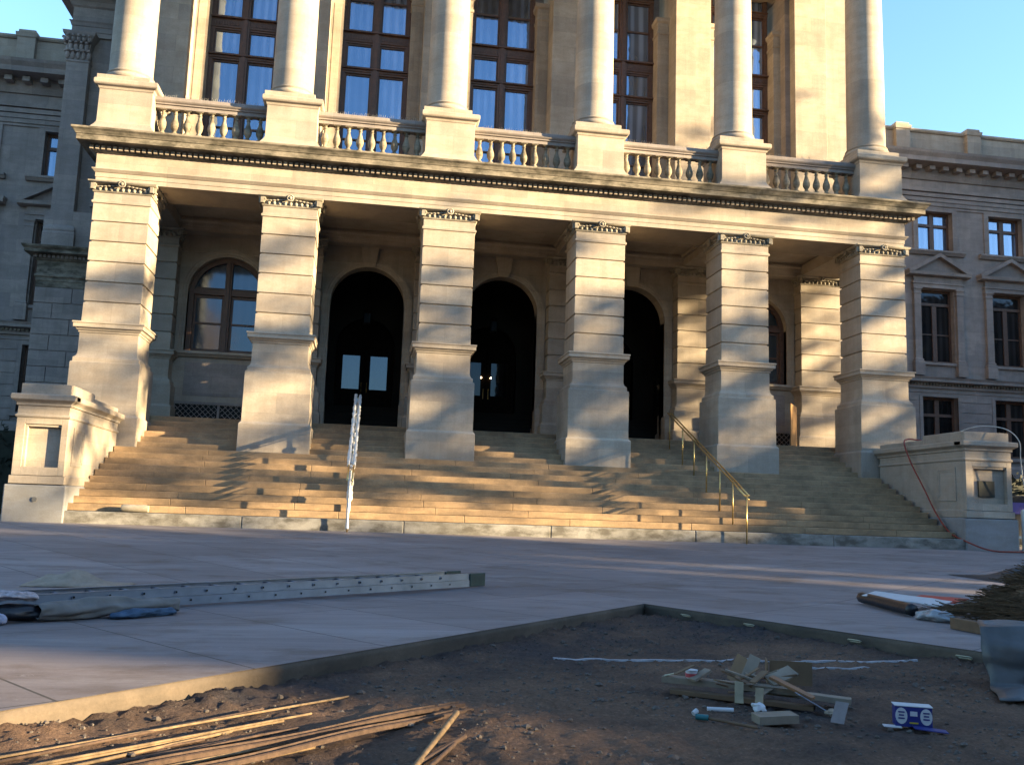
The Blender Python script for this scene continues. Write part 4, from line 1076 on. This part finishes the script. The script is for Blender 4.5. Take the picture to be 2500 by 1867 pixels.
# pale wire loops on the right slab edge
for k, (px_, py_) in enumerate(((9.97,-15.27),(10.35,-16.02),(10.98,-17.0),(11.45,-17.85))):
    base = Vector((px_, py_, 0)); t_ = (base-Vector((C0[0], C0[1], 0))).dot(Vector((dr.x, dr.y, 0))); b0 = Vector((C0[0], C0[1], 0))+Vector((dr.x, dr.y, 0))*t_
    nn = Vector((nr[0], nr[1], 0)); nn = nn if nn.x < 0 else -nn
    c_ = b0+nn*.045+Vector((0,0,.605)); dr3 = Vector((dr.x, dr.y, 0)); ring = []
    for q in range(20):
        a = q*math.pi/10; ring.append(c_+dr3*(math.copysign(.045, math.cos(a))+.018*math.cos(a))+nn*.018*math.sin(a)+Vector((0,0,.010*math.sin(a))))
    o = MB().tube(ring, .0055, 6, closed=True).build('dowel_loop', CLAMP, smooth=True)
    tag(o, ('pale oblong wire loop on the slab edge, nearest the slab corner', 'pale oblong wire loop on the slab edge, second from the slab corner', 'pale oblong wire loop on the slab edge, third from the slab corner', 'pale oblong wire loop on the slab edge, beside the grey sheet')[k], 'wire loop', 'wire loops along the right slab edge')

# rubbish heap
def board(c, az, pitch, hl, hw_, ht, mat, nm, lab, cat, roll=0):
    ux = Vector((math.cos(az)*math.cos(pitch), math.sin(az)*math.cos(pitch), math.sin(pitch))); uy = Vector((-math.sin(az), math.cos(az), 0)); uz = ux.cross(uy)
    uy2 = uy*math.cos(roll)+uz*math.sin(roll); uz2 = ux.cross(uy2)
    m = MB(); n = 8; vs = []; fs = []
    for i in range(n+1):
        t = -1+2*i/n
        for (a, b) in ((-1,-1),(1,-1),(1,1),(-1,1)): vs.append(Vector(c)+ux*hl*t+uy2*hw_*a*(1+.06*noise.noise(Vector((t*3, a, b+hl*9))))+uz2*ht*b+uz2*.012*noise.noise(Vector((t*2+c[0], 0, 5)))*hl)
    for i in range(n):
        for k in range(4): fs.append((i*4+k, i*4+(k+1)%4, (i+1)*4+(k+1)%4, (i+1)*4+k))
    fs += [(3,2,1,0), (4*n, 4*n+1, 4*n+2, 4*n+3)]
    m.add(vs, fs); return tag(m.build(nm, mat, bevel=.002), lab, cat)
az = math.atan2(-.52, .87)
board((8.78,-19.28,.625), az, .0, .40, .045, .018, WOOD1, 'plank', 'long grey plank across the left of the rubbish heap', 'plank')
board((9.17,-19.46,.60), az+.02, -.03, .26, .04, .016, WOOD1, 'plank', 'pale plank pointing right out of the rubbish heap', 'plank')
board((8.80,-19.40,.565), az-.1, .0, .42, .03, .013, WOOD2, 'plank', 'dark plank underneath the rubbish heap', 'plank')
board((8.80,-19.87,.56), az+.5, .05, .11, .06, .022, WOOD1, 'timber_offcut', 'pale timber offcut lying at the front of the rubbish heap', 'offcut')
board((9.05,-19.55,.66), az-.2, -.35, .13, .035, .008, plain('orange_wood', (.30,.14,.06)), 'timber_offcut', 'orange curved timber offcut on top of the heap', 'offcut')
board((9.08,-19.35,.69), az+.7, .35, .09, .05, .007, WOOD1, 'timber_offcut', 'pale brown offcut standing up at the right of the heap', 'offcut', .4)
board((8.93,-19.25,.72), az+1.1, .9, .08, .035, .006, WOOD1, 'timber_offcut', 'pale pointed splinter standing highest in the heap', 'offcut', .6)
board((8.62,-19.22,.67), az+.9, .4, .07, .03, .008, WOOD1, 'timber_offcut', 'tan offcut leaning near the pink cup', 'offcut')
board((8.73,-19.55,.63), 1.2, 1.2, .06, .024, .010, plain('yellow_wood', (.36,.30,.19)), 'timber_offcut', 'small yellowish block upright at the middle of the heap', 'offcut')
board((8.83,-19.60,.61), 1.0, 1.3, .055, .022, .010, plain('yellow_wood2', (.33,.26,.17)), 'timber_offcut', 'small yellowish block just right of its twin', 'offcut')
board((8.93,-19.05,.68), az+.35, 1.15, .085, .07, .004, CARDB, 'cardboard_piece', 'brown cardboard corner sticking up behind the heap', 'cardboard', .3)
random.seed(21)
for k in range(14):
    board((8.86+random.gauss(0,.14), -19.42+random.gauss(0,.10), .66+random.uniform(-.05,.05)), random.uniform(-1.2,.9), random.uniform(-.4,.5), random.uniform(.035,.10), random.uniform(.010,.026), random.uniform(.003,.006), (WOOD1, WOOD2, CARDB)[k % 3], 'wood_splinter', 'small splintered wood scrap on the rubbish heap', 'splinter')['group'] = 'splinters on the rubbish heap'
bx = thing('cardboard_box', 'open brown cardboard box flap standing behind the heap', 'cardboard box', (9.38,-18.85,.53))
MB().obox((9.38,-18.85,.625), (.93,-.36,0), (.36,.93,0), (0,0,1), .135, .004, .075).build('front_panel', CARDB, bx)
MB().obox((9.28,-18.70,.615), (.36,.93,0), (.93,-.36,0), (0,0,1), .12, .004, .07).build('side_panel', CARDB, bx)
board((9.12,-19.65,.60), az+.4, -.5, .09, .05, .003, plain('grey_card', (.27,.29,.36)), 'card_sheet', 'blue-grey sheet of card leaning at the right front of the heap', 'card')
def crumple(c, s_, mat, nm, lab, cat, seed):
    m = MB(); m.ell((0,0,0), s_, s_*.85, s_*.6, 12, 8)
    m.v = [tuple(Vector(v)*(1+.55*noise.noise(Vector(v)/s_*1.7+Vector((seed,0,0))))) for v in m.v]
    return tag(m.build(nm, mat, loc=c), lab, cat)
crumple((8.80,-19.66,.57), .045, PAPERW, 'paper_scrap', 'crumpled white paper tucked under the planks', 'paper', 3)
m = MB().lathe(0, 0, [(.03,0),(.037,.045),(.04,.05)], 14); cu = thing('paper_cup', 'white cup with a pink band standing on the long plank', 'cup', (8.58,-19.18,.645), absolute=False)
o = m.build('cup', PAPERW, cu); MB().lathe(0, 0, [(.0355,.008),(.0395,.03)], 14).build('band', PINK, cu)
board((8.46,-19.12,.655), az, .3, .03, .02, .003, plain('yel', (.5,.5,.35)), 'paper_scrap', 'small pale scrap at the left end of the long plank', 'paper')
m = MB().tube([(8.52,-19.60,.55),(8.66,-19.64,.552)], .013, 10); tag(m.build('paper_roll', PAPERW, smooth='auto'), 'white roll lying under the left of the heap', 'roll')
bt = thing('bottle', 'small teal and white bottle at the left foot of the heap', 'bottle', (8.40,-19.80,.545))
MB().tube([(8.38,-19.80,.552),(8.44,-19.83,.552)], .016, 10).build('body', TEAL, bt, smooth='auto'); MB().tube([(8.37,-19.79,.565),(8.395,-19.78,.58)], .014, 8).build('cap', PAPERW, bt)
rod((8.44,-19.83,.55), (8.62,-20.05,.55), .008, WOOD2, 'stick', 'thin brown stick pointing from the bottle to the right', 'stick')
board((9.14,-19.93,.60), .8, .75, .07, .035, .003, plain('grey_card2', (.22,.18,.17)), 'cardboard_piece', 'small grey-brown card leaning alone between heap and blue box', 'cardboard')
crumple((9.20,-19.72,.56), .03, TANC, 'paper_scrap', 'small tan crumpled scrap right of the heap', 'paper', 8)
# blue and white box
c = Vector((9.53,-19.98,dz(9.53,-19.98))); ux = Vector((.93,-.37,0)); uy = Vector((.37,.93,0)); uz = Vector((0,0,1))
b = thing('carton', 'blue and white printed carton standing open on the dirt', 'box', tuple(c))
MB().obox(c+uz*.058, ux, uy, uz, .093, .045, .052).build('body', BLUEB, b, bevel=.002)
MB().obox(c+uz*.1125, ux, uy, uz, .096, .048, .002).build('lid', PAPERW, b)
for s_ in (-1, 1):
    pts = [c+ux*(s_*.062)+uz*.062-uy*.0465+ux*(.030*math.cos(a))+uz*(.042*math.sin(a)) for a in [k*math.pi/10 for k in range(20)]]
    m = MB(); vs = pts+[p+uy*.002 for p in pts]; m.add(vs, [tuple(range(20)), tuple(range(39,19,-1))]+[(k,(k+1)%20,20+(k+1)%20,20+k) for k in range(20)]); lb = m.build('label_oval', PAPERW, b)
    for q, zz in enumerate((.082, .066, .050)):
        MB().obox(c+ux*(s_*.062)+uz*zz-uy*.0485, ux, uy, uz, .016-.003*(q == 1), .0008, .0035).build('print_line', BLUEB, lb)
MB().obox(c+uz*.075-uy*.0465, ux, uy, uz, .018, .001, .012).build('print_patch', PAPERW, b)
MB().obox(c+uz*.028-uy*.0465, ux, uy, uz, .022, .001, .004).build('print_line', YELL, b)
MB().obox(c-ux*.11-uy*.05+uz*.006, ux, uy, uz, .045, .03, .002).build('flap', PAPERW, b)
MB().obox(c+ux*.07-uy*.10+uz*.012, (ux*.96-uz*.06), uy, uz, .085, .04, .002).build('flap', BLUEB, b)

# ================================================================ RIGHT EDGE CLUTTER
# sawn timber beam
a = Vector((12.07,-16.57,.66)); bb = Vector((12.15,-18.3,.66)); ax = (bb-a).normalized(); sd = Vector((-ax.y, ax.x, 0)); 
m = MB(); m.obox(a.lerp(bb, .5)+Vector((0,0,.055))+sd*.05, ax, sd, (0,0,1), (bb-a).length/2, .05, .05)
tag(m.build('timber_beam', PLY if False else WOOD2, bevel=.004), 'brown square timber beam under the brush pile at the right', 'beam')
# brush pile: many dry stems
m = MB(); random.seed(11)
cx, cy = 13.35, -16.7
for k in range(5200):
    x = cx+random.gauss(0, .42); y = cy+random.gauss(0, .55)
    if x < 12.35+random.uniform(0,.15): continue
    hmax = .80*math.exp(-((x-cx-.3)/.95)**2-((y-cy)/.9)**2)
    zz = .70+random.random()**.6*hmax; L_ = random.uniform(.15, .5); th = random.gauss(-.55, .35); ph = random.gauss(0, .16)
    v_ = Vector((math.cos(th)*math.cos(ph), math.sin(th)*math.cos(ph), math.sin(ph)))*L_*.5
    p = Vector((x, y, zz)); w_ = Vector((0, 0, random.uniform(.002, .005))); s2 = Vector((w_.z, w_.z, 0))
    m.add([p-v_-w_, p+v_-w_, p+v_+w_, p-v_+w_], [(0,1,2,3)]); m.add([p-v_-s2, p+v_-s2, p+v_+s2, p-v_+s2], [(0,1,2,3)])
m.ell((13.55, -16.7, .70), .95, .85, .60, 14, 8)
tag(m.build('brush_pile', BRUSHM), 'heap of dry brown straw and twigs at the right edge', 'brush pile', kind='stuff')
# paper sack / newspaper with dark roll
rod((12.55,-14.15,.735), (12.30,-15.6,.735), .065, BLKP, 'black_tube', 'dark tube lying on the pavement in front of the paper sack', 'tube')
board((12.62,-14.95,.80), R(-82), -.0, .62, .10, .006, PAPERW, 'paper_sheet', 'white printed paper lying on the dark tube', 'paper', .25)
board((12.82,-15.25,.825), R(-80), .03, .34, .10, .006, REDP, 'paper_sheet', 'red and white printed bag beside the brush pile', 'paper bag', .2)
# clear plastic
blanket('plastic_bag', plain('clear_plastic', (.32,.33,.36), .25, var=.4, scale=16), [(12.25,-15.75,.69),(12.3,-15.95,.72),(12.42,-16.15,.70)], .08, 'crumpled translucent plastic between tube and beam', 'plastic', .8, .6, 6)
# black tarpaulin mound farther back
m = MB(); gx, gy = 30, 14
for jj in range(gy+1):
    for ii in range(gx+1):
        u = ii/gx; v_ = jj/gy; x = 16.5+u*3.0; y = -11.9+v_*1.5
        e = math.sin(math.pi*v_)**.7*min(1, u*2.2)
        h = .24*e*(1+.3*math.sin(u*9+v_*4)+.25*math.sin(u*23-v_*7)+.6*noise.noise(Vector((u*5, v_*4, 1))))
        m.v.append((x-.3*v_, y, tz(y)+.008+max(0, h)))
for jj in range(gy):
    for ii in range(gx): q = jj*(gx+1)+ii; m.f.append((q, q+1, q+gx+2, q+gx+1))
o = m.build('black_tarpaulin', BLKP, smooth=True); tag(o, 'black tarpaulin mound on the pavement at the right edge', 'tarpaulin')
# grey draped sheet at right edge, hanging into the pit
m = MB(); gx, gy = 26, 30
for jj in range(gy+1):
    for ii in range(gx+1):
        u = ii/gx; v_ = jj/gy
        bx_, by_ = 10.78+u*1.35, -18.85-u*.45
        nz = noise.noise(Vector((v_*3, u*4, 0)))
        if v_ < .3: t = 1-v_/.3; x = bx_+.16*t; y = by_+.28*t; zz = .93+.02*t
        elif v_ < .8: t = (v_-.3)/.5; x = bx_-.04*t; y = by_-.10*t; zz = .93-(.93-.57)*t
        else: t = (v_-.8)/.2; x = bx_-.04-.22*t; y = by_-.10-.36*t; zz = .57-.02*t+.05*abs(math.sin(u*7))*math.sin(t*3.1)
        x += .05*nz; y += .045*math.sin(u*17+v_*4)+.05*nz+.03*noise.noise(Vector((u*11+v_*5, v_*9-u*6, 4))); y += .25; zz += .008*math.sin(u*9)*(1-v_)
        m.v.append((x, y-.25, zz+.02*noise.noise(Vector((u*7, v_*9, 7)))))
for jj in range(gy):
    for ii in range(gx): q = jj*(gx+1)+ii; m.f.append((q, q+1, q+gx+2, q+gx+1))
o = m.build('draped_sheet', TARPG, smooth=True); o.modifiers.new('t', 'SOLIDIFY').thickness = .01
tag(o, 'grey-green plastic sheet draped down into the dirt bed at the right edge', 'plastic sheet')

# ================================================================ SHADE CASTERS (outside the picture, where the sun comes from)
AV = Vector((math.sin(SAZ), math.cos(SAZ), 0)); HV = Vector((-math.cos(SAZ), math.sin(SAZ), 0))
def at_(a, h, z=0): return AV*a+HV*h+Vector((0,0,z))
def caster_block(a0, a1, h0, h1, top, nm, lab):  # unseen block added to throw shade; gaps between blocks let streaks through
    m = MB(); c = at_((a0+a1)/2, (h0+h1)/2, (top+.4)/2)
    m.obox(c, AV, HV, (0,0,1), (a1-a0)/2, (h1-h0)/2, (top-.4)/2)
    m.obox(at_((a0+a1)/2, (h0+h1)/2, top-.5), AV, HV, (0,0,1), (a1-a0)/2+.25, (h1-h0)/2+.25, .12)
    t = thing(nm, lab, 'building', tuple(at_((a0+a1)/2, (h0+h1)/2, .4)))
    m.build('wall', BRICKD, t)
    w_ = MB(); n = int((h1-h0)/2.4)
    for i in range(n):
        for k in range(int(top/3.4)):
            w_.obox(at_(a0-.01, h0+1.2+i*2.4, 2.2+k*3.4), AV, HV, (0,0,1), .03, .6, .85)
    w_.build('windows', GLASSW, t)
    return t
caster_block(84, 96, -15.3, -6.35, 14.6, 'shade_block_long', 'long unseen block added to shade the plaza and dirt bed')
caster_block(84, 96, -5.95, -4.75, 15.5, 'shade_block_tall', 'narrow tall unseen block added to shade the foot of the left pedestal')
caster_block(84, 96, -4.35, -2.75, 14.2, 'shade_block_mid', 'unseen block added to shade the plaza between light streaks')
caster_block(84, 96, -2.4, -1.65, 14.0, 'shade_block_narrow', 'very narrow unseen block added to part the light streaks on the plaza')
caster_block(84, 96, -1.35, 1.1, 12.9, 'shade_block_low', 'low unseen block added to shade the plaza near the steps')
caster_block(84, 96, 1.4, 4.6, 13.1, 'shade_block_right', 'unseen block added to shade the lower part of the right pedestal')
caster_block(84, 96, -16.9, -15.4, 12.3, 'shade_block_gap', 'low unseen block added in the gap to keep the sun patch to the left')
caster_block(84, 96, -60, -17.1, 15.5, 'shade_block_far', 'very long unseen block added to shade the nearest ground')

def sky_blocker(x0, x1, y0, y1, top, nm, lab, gable=False):  # unseen block added to cut low sky fill and shape window reflections
    t = thing(nm, lab, 'building', ((x0+x1)/2, (y0+y1)/2, .4)); m = MB(); m.box(x0, x1, y0, y1, .4, top); m.box(x0-.2, x1+.2, y1-.01, y1+.25, top-.7, top-.3); m.build('wall', BRICKD, t)
    w_ = MB(); x = x0+1.5
    while x < x1-2:
        z_ = 3
        while z_ < top-3: w_.box(x, x+1.3, y1-.02, y1+.04, z_, z_+1.9); z_ += 3.6
        x += 3
    w_.build('windows', GLASSW, t)
    if gable: MB().prism([(x0, top),(x1, top),((x0+x1)/2, top+6)], y0, y1).build('gable', BRICKD, t)
sky_blocker(-75, -30, -85, -62, 30, 'sky_blocker_tall', 'tall unseen block added behind the camera at the left to cut sky fill')
sky_blocker(-28, -11, -80, -60, 22, 'sky_blocker_gabled', 'gabled hall behind the camera, added for window reflections and less sky fill', True)
sky_blocker(-9, 22, -85, -66, 12, 'sky_blocker_low', 'low unseen block added behind the camera to cut sky fill')
sky_blocker(24, 58, -88, -66, 22, 'sky_blocker_right', 'unseen block added behind the camera at the right to cut sky fill')
sky_blocker(60, 88, -86, -58, 30, 'sky_blocker_far', 'tall unseen block added at the far right to darken the wing window reflections')

def tree(a, h, H, seed, dens, lab, spread=1.0, zlow=.45, rows=1.0):
    rnd = random.Random(seed); base = at_(a, h, .5); t = thing('street_tree', lab, 'tree', tuple(base), group='street trees outside the photo')
    tr = MB(); lf = MB(); tips = []
    def limb(p, d_, L_, r_, lv):
        pts = [p]; rr = [r_]; q = p; dd_ = d_
        for k in range(4):
            dd_ = (dd_+Vector((rnd.gauss(0,.12), rnd.gauss(0,.12), rnd.gauss(.04,.08)))).normalized(); q = q+dd_*L_/4; pts.append(q); rr.append(r_*(1-.13*(k+1)))
        tr.tube(pts, rr, 6 if lv < 2 else 4)
        if lv >= 3: tips.append(q); tips.append(pts[2]); return
        for k in range(4 if lv else 6):
            t_ = rnd.uniform(.45, 1) if lv else rnd.uniform(.5, 1); i_ = min(3, int(t_*4)); s_ = pts[i_].lerp(pts[i_+1], t_*4-i_)
            an = rnd.uniform(0, 6.28); nd = (dd_*.75+Vector((math.cos(an), math.sin(an), rnd.uniform(-.05,.45)))*spread).normalized()
            limb(s_, nd, L_*rnd.uniform(.5,.72), r_*.5, lv+1)
    limb(base-Vector((0,0,.3)), Vector((0,0,1)), H*.55, H*.020, 0)
    tr.build('trunk', BARK, t)
    for p in tips:
        if rnd.random() > dens/24: continue
        an_ = R(42+rnd.gauss(0, 14)); bd_ = HV*math.cos(an_)+Vector((0,0,math.sin(an_)))
        for _ in range(44):
            c_ = p+bd_*rnd.gauss(0, 1.15)+Vector((rnd.gauss(0,.2), rnd.gauss(0,.2), rnd.gauss(0,.16)))
            s_ = rnd.uniform(.16, .30); n_ = Vector((rnd.gauss(0,1), rnd.gauss(0,1), rnd.gauss(0,1))).normalized(); b_ = n_.orthogonal().normalized(); c2_ = n_.cross(b_)
            lf.add([c_-b_*s_, c_+c2_*s_*.5, c_+b_*s_, c_-c2_*s_*.5], [(0,1,2,3)])
    if lf.v: lf.build('crown', LEAF, t)
for (a_, h_, H_, sd_, dn_) in ((60,-11.0,17,1,12),(62,1.5,16,3,3.4),(66,3.8,18,4,5),(62,7.2,23,5,8)):
    tree(a_, h_, H_, sd_, dn_, 'tall street tree across the plaza, outside the photo')
# clean up helper flags
for o in bpy.data.objects:
    if '_abs' in o: del o['_abs']
